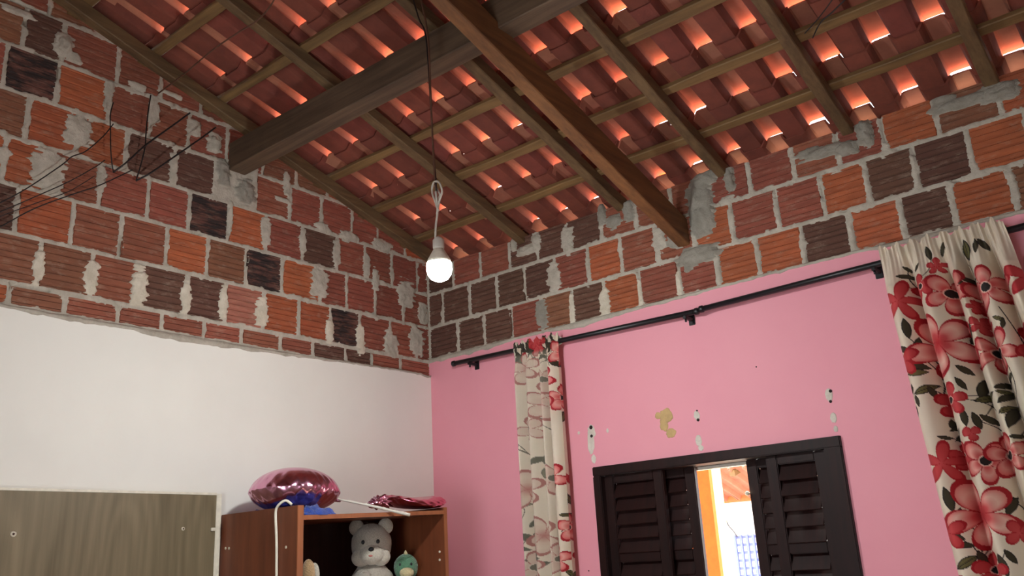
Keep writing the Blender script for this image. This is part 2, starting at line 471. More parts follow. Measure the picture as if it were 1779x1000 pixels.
BM = []
for s in range(5):
    V, Fc = brick_mesh(s); o = recalc(obj('brick', V, Fc, M['brick'])); BM.append(o.data); bpy.data.objects.remove(o)
BMC = []
for m in BM[:3]:
    c = m.copy(); c.materials.clear(); c.materials.append(M['brick_char']); BMC.append(c)
BMH = []
for s in range(3):
    V, Fc = brick_mesh(20 + s, 3); o = recalc(obj('brick', V, Fc, M['brick'])); BMH.append(o.data); bpy.data.objects.remove(o)

RECT_L, RECT_R = [], []
def brick(wall, a0, a1, z0, z1, tone, half=False, clip=None):
    g = 0.007; a0 += g + rnd.uniform(0, .003); a1 -= g + rnd.uniform(0, .003); z0 += 0.008; z1 -= 0.008
    w, h = a1 - a0, z1 - z0
    if w < 0.03: return
    ms = rnd.choice(BMH) if half else (rnd.choice(BMC) if tone == 'K' else rnd.choice(BM))
    left = wall is wall_left
    top_lo = None
    if clip:
        lim = min(clip(a0), clip(a1)); 
        if z0 > max(clip(a0), clip(a1)) - 0.03: return
        if z1 > lim:
            ms = ms.copy(); bm = bmesh.new(); bm.from_mesh(ms)
            c0 = (clip(a0) - (z0 + z1) / 2) / h; c1 = (clip(a1) - (z0 + z1) / 2) / h
            nrm = Vector((0, -(c1 - c0), 1.0))
            bmesh.ops.bisect_plane(bm, geom=bm.verts[:] + bm.edges[:] + bm.faces[:], plane_co=(0, -0.5, c0), plane_no=nrm, clear_outer=True)
            bmesh.ops.holes_fill(bm, edges=[e for e in bm.edges if e.is_boundary])
            bm.to_mesh(ms); bm.free()
    o = bpy.data.objects.new('brick', ms); COL.objects.link(o); o.parent = wall
    d = rnd.uniform(-0.002, 0.0025)
    if left: o.location = (d, (a0 + a1) / 2, Z0 + (z0 + z1) / 2); o.scale = (1, w, h)
    else:
        o.location = ((a0 + a1) / 2, -d, Z0 + (z0 + z1) / 2); o.scale = (1, w, h); o.rotation_euler = (0, 0, -math.pi / 2)
    c = lin(TONE[tone]); j = rnd.uniform(0.86, 1.12); o.color = (c[0] * j, c[1] * j * rnd.uniform(.95, 1.05), c[2] * j, 1)
    (RECT_L if left else RECT_R).append((a0, a1, z0, z1))

def run(wall, joints, tones, z0, z1, lo, hi, half=False, clip=None, pitch=0.212, skip=()):
    js = list(joints); first = js[0]; fill = []
    while js[0] - pitch > lo + 0.04: js.insert(0, js[0] - pitch); fill.append(0)
    js.insert(0, lo) if js[0] - lo > 0.03 else None
    tail = 0
    while js[-1] + pitch < hi - 0.04: js.append(js[-1] + pitch)
    if hi - js[-1] > 0.03: js.append(hi)
    k0 = js.index(first) - 1
    for i in range(len(js) - 1):
        k = i - k0
        t = tones[k] if 0 <= k < len(tones) else rnd.choice('OBRC')
        if t == '-': continue
        brick(wall, js[i], js[i + 1], z0, z1, t, half, clip)

Y1 = 0.0
gl = lambda y: gable(y)
run(wall_left, [-2.125, -1.898, -1.698, -1.488, -1.288, -1.063, -0.859, -0.645, -0.457, -0.24], 'BCCCRCCDDRR', -0.092, -0.004, YF, Y1, half=True)
run(wall_left, [-2.239, -2.026, -1.811, -1.586, -1.381, -1.17, -0.953, -0.744, -0.544, -0.313, -0.108], 'BBCDDWOOKRRR', 0, H, YF, Y1)
run(wall_left, [-2.345, -2.125, -1.914, -1.699, -1.489, -1.274, -1.061, -0.819, -0.634, -0.428, -0.209], 'DOCCOBKORRRR', H, 2 * H, YF, Y1)
run(wall_left, [-2.415, -2.229, -2.022, -1.803, -1.595, -1.384, -1.167, -0.938, -0.703, -0.504, -0.294, -0.09], 'OOCRRKORDRRRR', 2 * H, 3 * H, YF, Y1, clip=gl)
run(wall_left, [-2.347, -2.14, -1.92, -1.684, -1.468, -1.41, -1.233, -1.022, -0.813, -0.597, -0.4], 'BOODD--CRRRR', 3 * H, 4 * H, YF, Y1, clip=gl)
run(wall_left, [-2.455, -2.245, -2.016, -1.815, -1.62, -1.41], 'RKOCCRR', 4 * H, 5 * H, YF, Y1, clip=gl)
run(wall_left, [-2.60, -2.401, -2.24, -1.99], 'BBDCCC', 5 * H, 6 * H, YF, Y1, clip=gl)
run(wall_left, [-2.52, -2.31], 'BCB', 6 * H, 7 * H, YF, Y1, clip=gl)
run(wall_left, [-2.62, -2.41], 'BCB', 7 * H, 8 * H, YF, Y1, clip=gl)
rt = lambda x: 0.578
run(wall_back, [0.228, 0.43, 0.632, 0.841, 1.046, 1.245, 1.457, 1.677, 1.875, 2.081, 2.292, 2.507, 2.715, 2.909, 3.124], 'DDDRBDORROODODOB', 0.012, H, 0.0, XR)
run(wall_back, [0.115, 0.33, 0.537, 0.737, 0.946, 1.167, 1.368, 1.576, 1.781, 1.981, 2.203, 2.41, 2.605, 2.802, 3.01], 'DDDDDROCCORRODDO', H, 2 * H, 0.0, XR)
run(wall_back, [0.205, 0.422, 0.642, 0.84, 1.036, 1.263, 1.471, 1.68, 1.89, 2.092, 2.305, 2.509, 2.702, 2.917, 3.149], 'DRRDDDCCCRRCROBO', 2 * H, 3 * H, 0.0, XR, clip=rt)

# mortar bed: one relief surface per wall, low inside the bricks, full and torn in the joints, smeared over them here and there
def mortar_bed(wall, rects, a_lo, a_hi, z_lo, top, step, seed, smears=()):
    left = wall is wall_left
    na = int((a_hi - a_lo) / step) + 1; zmax = max(top(a_lo + i * step) for i in range(na)); nz = int((zmax - z_lo) / step) + 1
    A = a_lo + np.arange(na) * step; Z = z_lo + np.arange(nz) * step
    ins = np.full((na, nz), -1.0); Q = np.full((na, nz), 9.0); LM = np.zeros((na, nz)); DP = np.zeros((na, nz))
    for (a0, a1, z0, z1) in rects:
        i0, i1 = max(0, int((a0 - a_lo) / step) - 1), min(na, int((a1 - a_lo) / step) + 3)
        k0, k1 = max(0, int((z0 - z_lo) / step) - 1), min(nz, int((z1 - z_lo) / step) + 3)
        if i1 <= i0 or k1 <= k0: continue
        da = np.minimum(A[i0:i1] - a0, a1 - A[i0:i1])[:, None]; dz = np.minimum(Z[k0:k1] - z0, z1 - Z[k0:k1])[None, :]
        ins[i0:i1, k0:k1] = np.maximum(ins[i0:i1, k0:k1], np.minimum(da, dz))
    for (u, v, w, h, dep, kind) in smears:
        c = at(u, v, 0 if left else 1, 0.0); ca, cz = (c.y if left else c.x), c.z - Z0
        q = ((np.abs(A - ca) / (w / 2)) ** 2.6)[:, None] + ((np.abs(Z - cz) / (h / 2)) ** 3.2)[None, :]
        q = q ** (1 / 2.8); m = q < Q; Q = np.where(m, q, Q); LM = np.where(m, 1.0 if kind == 'mortar_light' else (-1.0 if kind == 'mortar_dark' else 0.0), LM); DP = np.where(m, dep, DP)
    V = []; col = []; idx = -np.ones((na, nz), int)
    for i in range(na):
        t = top(A[i])
        for k in range(nz):
            if Z[k] > t + step: break
            n1 = mn.noise(Vector((A[i] * 16, Z[k] * 22, seed))); n2 = mn.noise(Vector((A[i] * 55, Z[k] * 55, seed + 4)))
            d = ins[i, k] - 0.0015 - 0.008 * n1 - 0.006 * n2
            h = 0.0010 + 0.004 * n1 + 0.003 * n2
            f = min(1, max(0, d / 0.008))
            if ins[i, k] < 0 and mn.noise(Vector((A[i] * 5, Z[k] * 4, seed + 20))) > 0.34: h -= 0.016
            h = h * (1 - f) - 0.011 * f; lm = 0.0
            if Q[i, k] < 1.6:
                n3 = mn.noise(Vector((A[i] * 14, Z[k] * 75, seed + 8))); n4 = mn.noise(Vector((A[i] * 30, Z[k] * 30, seed + 12)))
                e = Q[i, k] + 0.40 * n3 + 0.22 * n4
                g = min(1, max(0, (1.0 - e) / 0.16))
                if g > 0:
                    h = max(h, -0.011 + g * (0.012 + DP[i, k] * (0.35 + 0.5 * (1 - Q[i, k])) + 0.004 * n4 + 0.003 * n2)); lm = LM[i, k] * g
            idx[i, k] = len(V); zz = Z0 + min(Z[k], t); col += (max(lm, 0), max(-lm, 0), 0, 1)
            V.append((h, A[i], zz) if left else (A[i], -h, zz))
    Fc = []
    for i in range(na - 1):
        for k in range(nz - 1):
            q = (idx[i, k], idx[i + 1, k], idx[i + 1, k + 1], idx[i, k + 1])
            if min(q) >= 0: Fc.append(q if left else q[::-1])
    o = obj('mortar_bed', V, Fc, M['mortar_bed'], wall, True)
    ca_ = o.data.color_attributes.new('mix', 'FLOAT_COLOR', 'POINT'); ca_.data.foreach_set('color', col)
    return o

def patch(wall, u, v, w, h, depth=0.012, mat='mortar', sq=2.6, seed=None, name='mortar_patch', rough=1.0, base=0.0):
    """a hand-thrown lump of mortar on a wall; (u, v) photo position of its middle, w x h metres"""
    left = wall is wall_left; c = at(u, v, 0 if left else 1, 0.0); seed = seed or (u * 0.37 + v * 0.11)
    V, Fc = [], []; nr, nt = 7, 26
    for i in range(nr + 1):
        f = i / nr
        for k in range(nt):
            t = 2 * math.pi * k / nt; ct, st = math.cos(t), math.sin(t)
            rr = (abs(ct) ** sq + abs(st) ** sq) ** (-1 / sq)
            e = 1 + rough * (0.20 * mn.noise(Vector((ct * 2.1, st * 2.1, seed))) + 0.16 * mn.noise(Vector((ct * 6, st * 6, seed + 3))))
            a, z = ct * rr * e * w / 2 * f, st * rr * e * h / 2 * f
            d = depth * (1 - f ** 3) * (1 + 0.5 * rough * mn.noise(Vector((a * 40, z * 40, seed)))) + 0.002 + base
            if i == nr: d = -0.006
            V.append((d, c.y + a, c.z + z) if left else (c.x + a, -d, c.z + z))
    for i in range(nr):
        for k in range(nt):
            k2 = (k + 1) % nt; Fc.append((i * nt + k, i * nt + k2, (i + 1) * nt + k2, (i + 1) * nt + k))
    o = obj(name, V, Fc, M[mat], wall, True)
    bm = bmesh.new(); bm.from_mesh(o.data); bmesh.ops.remove_doubles(bm, verts=bm.verts, dist=1e-6); bmesh.ops.recalc_face_normals(bm, faces=bm.faces)
    bm.to_mesh(o.data); bm.free()
    return o

SMEAR_L = [(84, 300, .15, .21, .010, 'mortar'), (136, 230, .13, .15, .010, 'mortar'), (5, 268, .06, .10, .009, 'mortar'), (176, 310, .05, .17, .010, 'mortar'),
          (68, 462, .055, .15, .012, 'mortar_light'), (159, 482, .07, .15, .012, 'mortar_light'), (241, 497, .09, .19, .014, 'mortar_light'), (323, 517, .06, .17, .012, 'mortar_light'),
          (388, 528, .055, .18, .012, 'mortar_light'), (455, 541, .085, .17, .012, 'mortar_light'),
          (556, 492, .13, .19, .010, 'mortar'), (653, 486, .06, .17, .010, 'mortar'), (706, 510, .14, .20, .010, 'mortar'),
          (573, 575, .06, .16, .011, 'mortar_light'), (626, 588, .07, .17, .012, 'mortar_light'), (680, 597, .12, .16, .011, 'mortar'), (724, 592, .13, .20, .010, 'mortar'), (735, 545, .10, .16, .008, 'mortar'),
          (302, 290, .055, .18, .012, 'mortar'), (338, 222, .08, .10, .014, 'mortar'), (372, 250, .09, .12, .018, 'mortar'), (388, 300, .08, .15, .018, 'mortar_dark'),
          (427, 332, .12, .14, .02, 'mortar_dark'), (443, 300, .04, .11, .012, 'mortar'), (498, 318, .05, .14, .014, 'mortar'), (492, 347, .12, .03, .008, 'mortar'),
          (400, 375, .035, .17, .010, 'mortar'), (462, 400, .07, .18, .010, 'mortar'), (526, 420, .05, .17, .010, 'mortar'), (585, 440, .06, .17, .010, 'mortar'), (637, 462, .06, .17, .010, 'mortar'),
          (562, 395, .12, .05, .012, 'mortar'), (608, 412, .14, .07, .014, 'mortar'), (665, 425, .16, .07, .014, 'mortar'),
          (268, 195, .06, .16, .010, 'mortar'), (188, 168, .05, .18, .010, 'mortar'), (112, 78, .09, .13, .022, 'mortar'), (128, 100, .08, .06, .016, 'mortar'),
          (300, 165, .14, .035, .010, 'mortar'), (240, 150, .10, .04, .012, 'mortar'), (30, 20, .16, .04, .012, 'mortar')]
SMEAR_R = [(941, 545, .10, .17, .012, 'mortar_dark'), (962, 481, .10, .19, .012, 'mortar'), (986, 415, .09, .17, .012, 'mortar'), (1022, 466, .035, .19, .010, 'mortar'),
          (893, 425, .05, .10, .016, 'mortar'), (915, 435, .16, .07, .018, 'mortar'), (932, 418, .07, .12, .018, 'mortar'),
          (1050, 527, .07, .18, .012, 'mortar_light'), (994, 535, .04, .17, .010, 'mortar_light'), (1045, 372, .06, .13, .016, 'mortar_dark'), (1066, 385, .11, .08, .02, 'mortar_dark'), (1092, 365, .08, .13, .02, 'mortar_dark'),
          (1112, 510, .03, .17, .008, 'mortar_light'), (1179, 495, .03, .17, .008, 'mortar_light'), (1247, 470, .035, .17, .008, 'mortar'),
          (1145, 415, .08, .14, .012, 'mortar'), (1172, 405, .10, .16, .016, 'mortar_dark'), (1218, 362, .15, .32, .030, 'mortar_dark'), (1212, 443, .26, .10, .016, 'mortar_dark'), (1196, 462, .06, .08, .012, 'mortar_dark'), (1225, 310, .17, .08, .028, 'mortar_dark'),
          (1268, 312, .06, .16, .022, 'mortar_dark'), (1262, 348, .09, .05, .014, 'mortar'), (1271, 392, .03, .17, .010, 'mortar'),
          (1437, 262, .26, .06, .018, 'mortar_dark'), (1400, 265, .12, .04, .012, 'mortar_dark'), (1502, 230, .08, .15, .022, 'mortar_dark'), (1470, 258, .12, .08, .022, 'mortar_dark'),
          (1672, 178, .26, .06, .018, 'mortar_dark'), (1735, 160, .16, .09, .022, 'mortar_dark'), (1640, 172, .10, .04, .012, 'mortar_dark'),
          (1506, 322, .025, .18, .008, 'mortar'), (1590, 298, .025, .17, .008, 'mortar'), (1350, 370, .03, .17, .008, 'mortar'), (1568, 385, .03, .18, .008, 'mortar'), (1480, 415, .03, .18, .008, 'mortar'), (1395, 435, .03, .18, .008, 'mortar'), (1318, 450, .03, .17, .008, 'mortar'), (1762, 325, .03, .17, .010, 'mortar')]
mortar_bed(wall_left, RECT_L, -2.9, 0.004, -0.14, lambda y: gable(y), 0.0065, 1.7, SMEAR_L)
mortar_bed(wall_left, RECT_L, YF, -2.9, -0.14, lambda y: gable(y), 0.02, 2.7)
mortar_bed(wall_back, RECT_R, -0.004, 3.7, -0.03, lambda x: 0.578, 0.0065, 8.2, SMEAR_R)
mortar_bed(wall_back, RECT_R, 3.7, XR, -0.03, lambda x: 0.578, 0.02, 9.2)
for a in SMEAR_L:
    if a[4] >= 0.017: patch(wall_left, a[0], a[1], a[2] * .8, a[3] * .8, depth=a[4], mat=a[5], name='mortar_lump')
for a in SMEAR_R:
    if a[4] >= 0.016: patch(wall_back, a[0], a[1], a[2] * .85, a[3] * .85, depth=a[4], mat=a[5], name='mortar_lump')
# cement skirt that lies along the top of the pink paint
def skirt(wall, edge, seed, zt_):
    V, Fc = [], []; left = wall is wall_left
    pts = ragged(edge, 0.006, 0.02, seed)
    for (a, z) in pts:
        n1 = mn.noise(Vector((a * 14, seed, 1))); 
        prof = [(-0.004, zt_ + 0.006 * n1), (0.010 + 0.006 * n1, zt_ - 0.006), (0.019 + 0.007 * n1, z + 0.006 - 0.01 * max(0, n1)), (0.014, z - 0.004 - 0.014 * max(0, n1)), (-0.004, z - 0.008)]
        for (d, zz) in prof: V.append((d, a, Z0 + zz) if left else (a, -d, Z0 + zz))
    for i in range(len(pts) - 1):
        for k in range(4): Fc.append((i * 5 + k, i * 5 + k + 1, (i + 1) * 5 + k + 1, (i + 1) * 5 + k))
    recalc(obj('cement_ledge', V, Fc, M['mortar'], wall, True))
skirt(wall_back, pink_edge[::-1], 5, 0.022)
skirt(wall_left, paint_edge, 15, -0.088)

# filler spots, plug holes and an old paint mark on the pink wall
M['spackle'] = mat_mortar('spackle', (200, 190, 178), (226, 218, 206))
M['green_paint'] = mat_plain('old_green_paint', (196, 164, 112), 0.7)
for (u, v, w, h) in [(1029, 768, .045, .13), (1030, 750, .05, .08), (1034, 797, .03, .05), (1058, 748, .015, .025), (1008, 752, .015, .02), (1213, 722, .035, .05), (1216, 765, .035, .06), (1220, 778, .03, .03), (1442, 686, .035, .06), (1450, 726, .03, .05), (1454, 745, .02, .03)]:
    patch(wall_back, u, v, w, h, depth=0.0008, mat='spackle', name='filler_spot', sq=2.0, base=0.0115)
for (u, v, w, h) in [(1160, 722, .075, .075), (1156, 738, .05, .07), (1168, 752, .06, .05), (1146, 722, .04, .04)]:
    patch(wall_back, u, v, w, h, depth=0.0006, mat='green_paint', name='paint_mark', sq=2.0, base=0.0112)
for (u, v, r) in [(1027, 742, .010), (1028, 757, .008), (1213, 729, .007), (1211, 713, .004), (1443, 679, .007), (1443, 697, .006), (1314, 637, .003), (1023, 991, .003)]:
    c = at(u, v, 1, -0.0125)
    lathe('plug_hole', [(r, 0.0), (r, 0.0022), (r * .5, 0.0026)], M['hole'], wall_back, c, (0, -1, 0), 12)

# ------------------------------------------------------------------ roof
ceiling = structure('ceiling', 'open clay tile roof on wooden rafters and battens')
ANG = math.atan(S); CS, SN = math.cos(ANG), math.sin(ANG)
def rz(y, n=0.0): return Z0 + n - S * y          # height over the roof plane that starts at n over the pink wall

for i, x in enumerate([0.115, 0.735, 1.395, 1.965, 2.565, 3.14, 3.74, 4.3]):
    w = 0.052; e = 0.545 + 0.031
    bar('rafter', (x, 0.09, rz(0.09, e)), (x + rnd.uniform(-.01, .02), RIDGE_Y, rz(RIDGE_Y, e)), w, 0.06, M['rafter'], ceiling, wob=0.10, seg=14, seed=i)
bys = [-0.21, -0.53, -0.85, -1.18, -1.53, -1.88, -2.21, -2.54, -2.86]
for i, y in enumerate(bys):
    e = 0.545 + 0.062 + 0.015
    bar('batten', (-0.02, y, rz(y, e)), (XR, y + rnd.uniform(-.012, .012), rz(y, e)), 0.048, 0.028, M['batten'], ceiling, up=(0, SN, CS), wob=0.16, seg=22, seed=40 + i)
bar('batten', (-0.02, 0.2, rz(0.2, .622)), (XR, 0.2, rz(0.2, .622)), 0.048, 0.028, M['batten'], ceiling, up=(0, SN, CS), wob=0.1, seg=20, seed=60)
tag(bar('principal_beam', (1.722, 0.06, rz(0.06, 0.325)), (1.745, RIDGE_Y, rz(RIDGE_Y, 0.325)), 0.062, 0.128, M['beam'], ceiling, wob=0.05, seg=10, seed=70), 'deep brown principal beam')
tag(bar('purlin', (-0.06, -1.35, Z0 + 0.862), (XR, -1.35, Z0 + 0.842), 0.10, 0.145, M['purlin'], ceiling, wob=0.04, seg=12, seed=71), 'grey brown purlin under the rafters')
bar('ridge_beam', (-0.06, RIDGE_Y, rz(RIDGE_Y, 0.47)), (XR, RIDGE_Y, rz(RIDGE_Y, 0.47)), 0.07, 0.15, M['purlin'], ceiling, wob=0.04, seg=8, seed=72)

def tile_mesh(name, half_b, half_t, hgt, thick, L, k_low, k_up, up=True, mat='clay'):
    """trapezoid clay tile; lower end at y = 0, upper end at y = -L; up: arched cover, else trough"""
    prof = [(-half_b, 0), (-half_b * .45 - half_t * .55, hgt * .62), (-half_t, hgt * .94), (-half_t * .7, hgt), (half_t * .7, hgt), (half_t, hgt * .94), (half_b * .45 + half_t * .55, hgt * .62), (half_b, 0)]
    if not up: prof = [(x, hgt - z) for x, z in prof]
    V, Fc = [], []; n = len(prof); N = 3
    cen = (0, hgt * (0.2 if up else 0.8))
    for j in range(N + 1):
        f = j / N; k = k_low * (1 - f) + k_up * f
        for o in (0, 1):
            for (x, z) in prof:
                dx, dz = x - cen[0], z - cen[1]; ln = math.hypot(dx, dz); s = 1 - o * thick / ln
                V.append((dx * s * k, -L * f, cen[1] + dz * s))
    for j in range(N):
        b, c = j * 2 * n, (j + 1) * 2 * n
        for i in range(n - 1):
            Fc.append((b + i, b + i + 1, c + i + 1, c + i)); Fc.append((b + n + i, c + n + i, c + n + i + 1, b + n + i + 1))
        Fc.append((b, c, c + n, b + n)); Fc.append((b + n - 1, b + 2 * n - 1, c + 2 * n - 1, c + n - 1))
    for j in (0, N):
        b = j * 2 * n
        for i in range(n - 1): Fc.append((b + i, b + n + i, b + n + i + 1, b + i + 1))
    o = recalc(obj(name, V, Fc, M[mat], None, False)); m = o.data; bpy.data.objects.remove(o); return m

TL = 0.375; GAUGE = 0.325
cover_m = tile_mesh('cover_tile', 0.066, 0.046, 0.050, 0.010, TL, 1.06, 0.84, True, 'clay_glow')
chan_m = tile_mesh('channel_tile', 0.064, 0.047, 0.042, 0.010, TL, 0.92, 1.04, False)
PL = 0.638                                       # top of the battens over the pink wall
def put_tile(kind, mesh, x, y_low, n_low, n_up):
    o = bpy.data.objects.new(kind, mesh); COL.objects.link(o); o.parent = ceiling
    da = (n_low - n_up) / TL
    o.location = (x + rnd.uniform(-.004, .004), y_low + SN * n_low + rnd.uniform(-.008, .008), rz(y_low, PL) + CS * n_low)
    o.rotation_euler = (-(ANG - da), 0, rnd.uniform(-.012, .012))
for r in range(-1, 9):
    y = 0.08 - GAUGE * r
    for k in range(-1, 22):
        x = 0.21 + 0.2015 * k
        put_tile('cover_tile', cover_m, x, y, 0.060, 0.015)
        if k >= -1: put_tile('channel_tile', chan_m, x + 0.1007, y - 0.02, 0.014, 0.001)
# the far slope of the roof behind the viewer
yb = RIDGE_Y - 2.3
prism_x('back_slope', [(RIDGE_Y + .12, rz(RIDGE_Y + .12, .69)), (RIDGE_Y, rz(RIDGE_Y, .74)), (yb, rz(RIDGE_Y, .74) - S * 2.3), (yb, rz(RIDGE_Y, .70) - S * 2.3), (RIDGE_Y, rz(RIDGE_Y, .70))], -0.25, XR + 0.2, M['clay'], ceiling)

# ------------------------------------------------------------------ window with louvred shutters
win = structure('window_1', 'dark wooden window with louvred shutters, standing partly open')
def wbox(name, x0, x1, y0, y1, z0, z1, parent=None, mat='window', bev=0.004): return box(name, x0, x1, y0, y1, z0, z1, M[mat], parent or win, bev)
FW = 0.045
wbox('frame_head', WX0, WX1, -0.03, 0.13, WZ1 - FW, WZ1)
wbox('frame_sill', WX0, WX1, -0.03, 0.13, WZ0, WZ0 + FW)
wbox('frame_jamb', WX0, WX0 + FW, -0.03, 0.13, WZ0 + FW, WZ1 - FW)
wbox('frame_jamb', WX1 - FW - .03, WX1, -0.03, 0.13, WZ0 + FW, WZ1 - FW)
slat_cache = {}
def leaf(x0, x1, y, label=None, st=0.05, inner=None):
    z0, z1 = WZ0 + FW, WZ1 - FW - 0.001
    p = thing_part('shutter_leaf', (x0, y, z0), win)
    if label: p['label'] = label
    wbox('stile', x0, x0 + st, y - .016, y + .016, z0, z1, p); wbox('stile', x1 - st, x1, y - .016, y + .016, z0, z1, p)
    wbox('rail', x0 + st, x1 - st, y - .014, y + .014, z1 - .04, z1, p); wbox('rail', x0 + st, x1 - st, y - .014, y + .014, z0, z0 + .06, p)
    zm = z1 - 0.36; wbox('rail', x0 + st, x1 - st, y - .014, y + .014, zm - .045, zm, p)
    w = x1 - x0 - 2 * st
    for (a, b) in ((zm, z1 - .04), (z0 + .06, zm - .045)):
        n = max(1, round((b - a) / 0.062))
        for i in range(n):
            zc = a + (b - a) * (i + .5) / n; key = round(w, 4)
            if key not in slat_cache:
                v, f = box_vf(-w / 2, w / 2, -0.004, 0.004, -0.040, 0.040); o = obj('slat', v, f, M['window'])
                bm = bmesh.new(); bm.from_mesh(o.data); bmesh.ops.bevel(bm, geom=bm.edges[:], offset=.002, segments=1, affect='EDGES'); bm.to_mesh(o.data); bm.free()
                slat_cache[key] = o.data; bpy.data.objects.remove(o)
            s = bpy.data.objects.new('slat', slat_cache[key]); COL.objects.link(s); s.parent = p
            s.location = Vector(((x0 + x1) / 2, y, zc)) - BASE[p.name]; s.rotation_euler = (math.radians(-28), 0, 0)
    return p
def thing_part(name, loc, parent):
    o = bpy.data.objects.new(name, None); COL.objects.link(o); o.parent = parent; o.location = loc; BASE[o.name] = Vector(loc); o.empty_display_size = .05
    return o
leaf(WX0 + FW + .002, 1.475, 0.015)
leaf(1.375, 1.615, 0.062)
leaf(1.872, 2.125, 0.062)
leaf(1.985, WX1 - FW - .032, 0.015)
M['rail_sunlit'] = mat_plain('sunlit_rail', (224, 218, 206), 0.4)  # sunlight on the rail is put into its near-white colour
wbox('slide_rail', 1.50, 1.90, 0.10, 0.125, WZ1 - FW - 0.016, WZ1 - FW - 0.001, None, 'rail_sunlit', 0.002)
lathe('shutter_knob', [(0.004, 0), (0.004, .012), (0.009, .016), (0.009, .022), (0.003, .026)], M['screw'], win, (1.87, 0.046, WZ1 - 0.19), (0, -1, 0), 12)

# ------------------------------------------------------------------ outside
tag(box('ground', -14, 14, 0.14, 22, -0.30, -0.20, mat_plain('pale_concrete', (176, 166, 150), 0.9, scale=2)), 'sunlit pale yard ground outside', kind='structure')
oc = thing('garden_wall', (0.85, 1.9, -0.2), 'cream garden wall end with an orange painted edge, seen through the window', 'wall')
box('cream_face', 0.70, 0.955, 1.52, 1.66, -0.2, 4.2, mat_plain('cream_render', (236, 214, 160), 0.9), oc)
box('orange_edge', 0.70, 0.962, 1.48, 1.52, -0.2, 4.2, mat_plain('orange_paint', (216, 100, 22), 0.8), oc)
nh = thing('neighbour_house', (-1.5, 6.4, -0.2), 'white house with tiled eave and orange band, seen through the window', 'house')
box('white_wall', -5.0, 3.0, 6.2, 6.5, -0.2, Z0 + 0.3, mat_plain('white_render', (232, 230, 226), 0.9), nh)
box('orange_band', -5.0, 3.0, 6.17, 6.2, Z0 - 0.63, Z0 - 0.46, mat_plain('faded_orange', (206, 110, 66), 0.9), nh)
for i in range(14):
    x = -3.6 + i * 0.32
    bar('eave_rafter', (x, 6.25, Z0 - .10), (x, 5.35, Z0 - .37), 0.06, 0.07, M['batten'], nh)
for j, (yy, zz) in enumerate(((5.45, -.30), (5.75, -.21), (6.05, -.12))):
    box('eave_board', -4.0, 2.0, yy - .05, yy + .05, Z0 + zz - .012, Z0 + zz + .012, M['batten'], nh)
for i in range(26):
    x = -3.7 + i * 0.17
    o = bpy.data.objects.new('eave_tile', cover_m); COL.objects.link(o); o.parent = nh
    o.location = Vector((x, 5.28, Z0 - .34)) - BASE[nh.name]; o.rotation_euler = (math.radians(17), 0, math.pi); o.scale = (1.35, 2.9, 1.2)
M['lattice'] = mat_plain('blue_grille_paint', (118, 130, 186), 0.6)
lt = thing('blue_grille', (-0.95, 6.12, Z0 - 1.3), 'blue metal grille on the white house, seen through the window', 'grille')
for i in range(5): box('upright_bar', -1.16 + i * .075, -1.135 + i * .075, 6.10, 6.125, Z0 - 1.75, Z0 - 1.0, M['lattice'], lt)
for i in range(6): box('cross_bar', -1.17, -.83, 6.125, 6.14, Z0 - 1.04 - i * .085, Z0 - 1.012 - i * .085, M['lattice'], lt)
tag(tube('power_cable', [at(1236, 795, 1, 1.9), at(1246, 850, 1, 2.4), at(1262, 905, 1, 3.4), at(1274, 922, 1, 4.6), at(1281, 932, 1, 6.19)], 0.006, M['wire'], loc=at(1246, 850, 1, 2.6)), 'thin dark cable hanging outside the open window', 'cable')

# ------------------------------------------------------------------ curtain rods
def rod(name, u0, v0, u1, v1, label, yb=-0.075):
    a, b = at(u0, v0, 1, yb), at(u1, v1, 1, yb)
    t = thing(name, (a + b) / 2, label, 'curtain rod', 'curtain rods on the pink wall')
    tube('pole', [a, b], 0.013, M['black'], t, 12, n=1)
    d = (b - a).normalized()
    for p, s in ((a, -1), (b, 1)):
        lathe('end_cap', [(0.014, -.004), (0.0165, 0.0), (0.0165, .014), (0.010, .02)], M['black'], t, p, d * s, 14)
    return t, a, b
def bracket(t, p):
    x, z = p.x, p.z
    t = box('bracket', x - .008, x + .008, -0.088, -0.012, z - .026, z - .0105, M['black'], t, .002)
    box('bracket_plate', x - .016, x + .016, -0.018, -0.012, z - .045, z + .02, M['black'], t, .002)
    lathe('bracket_screw', [(0.005, 0), (0.005, .014), (0.002, .016)], M['black'], t, (x, -0.075, z - .024), (0, 0, -1), 10)
t1, a1, b1 = rod('curtain_rod', 790, 631, 1208, 541, 'black curtain rod carrying the narrow faded curtain near the corner')
bracket(t1, a1.lerp(b1, 0.075)); bracket(t1, a1.lerp(b1, 0.965))
t2, a2, b2 = rod('curtain_rod', 1221, 536, 1900, 362, 'black curtain rod carrying the wide red flowered curtain')
b2 = b2
bracket(t2, a2.lerp(b2, 0.50))

# ------------------------------------------------------------------ curtains with printed flowers
CREAM = np.array(lin((228, 217, 196))[:3]); RED_ = np.array(lin((176, 26, 38))[:3]); ROSE_ = np.array(lin((214, 92, 92))[:3]); PALE_ = np.array(lin((238, 196, 180))[:3])
DARK_ = np.array(lin((34, 26, 26))[:3]); LEAF_ = np.array(lin((58, 52, 34))[:3]); OLIVE_ = np.array(lin((98, 92, 52))[:3])

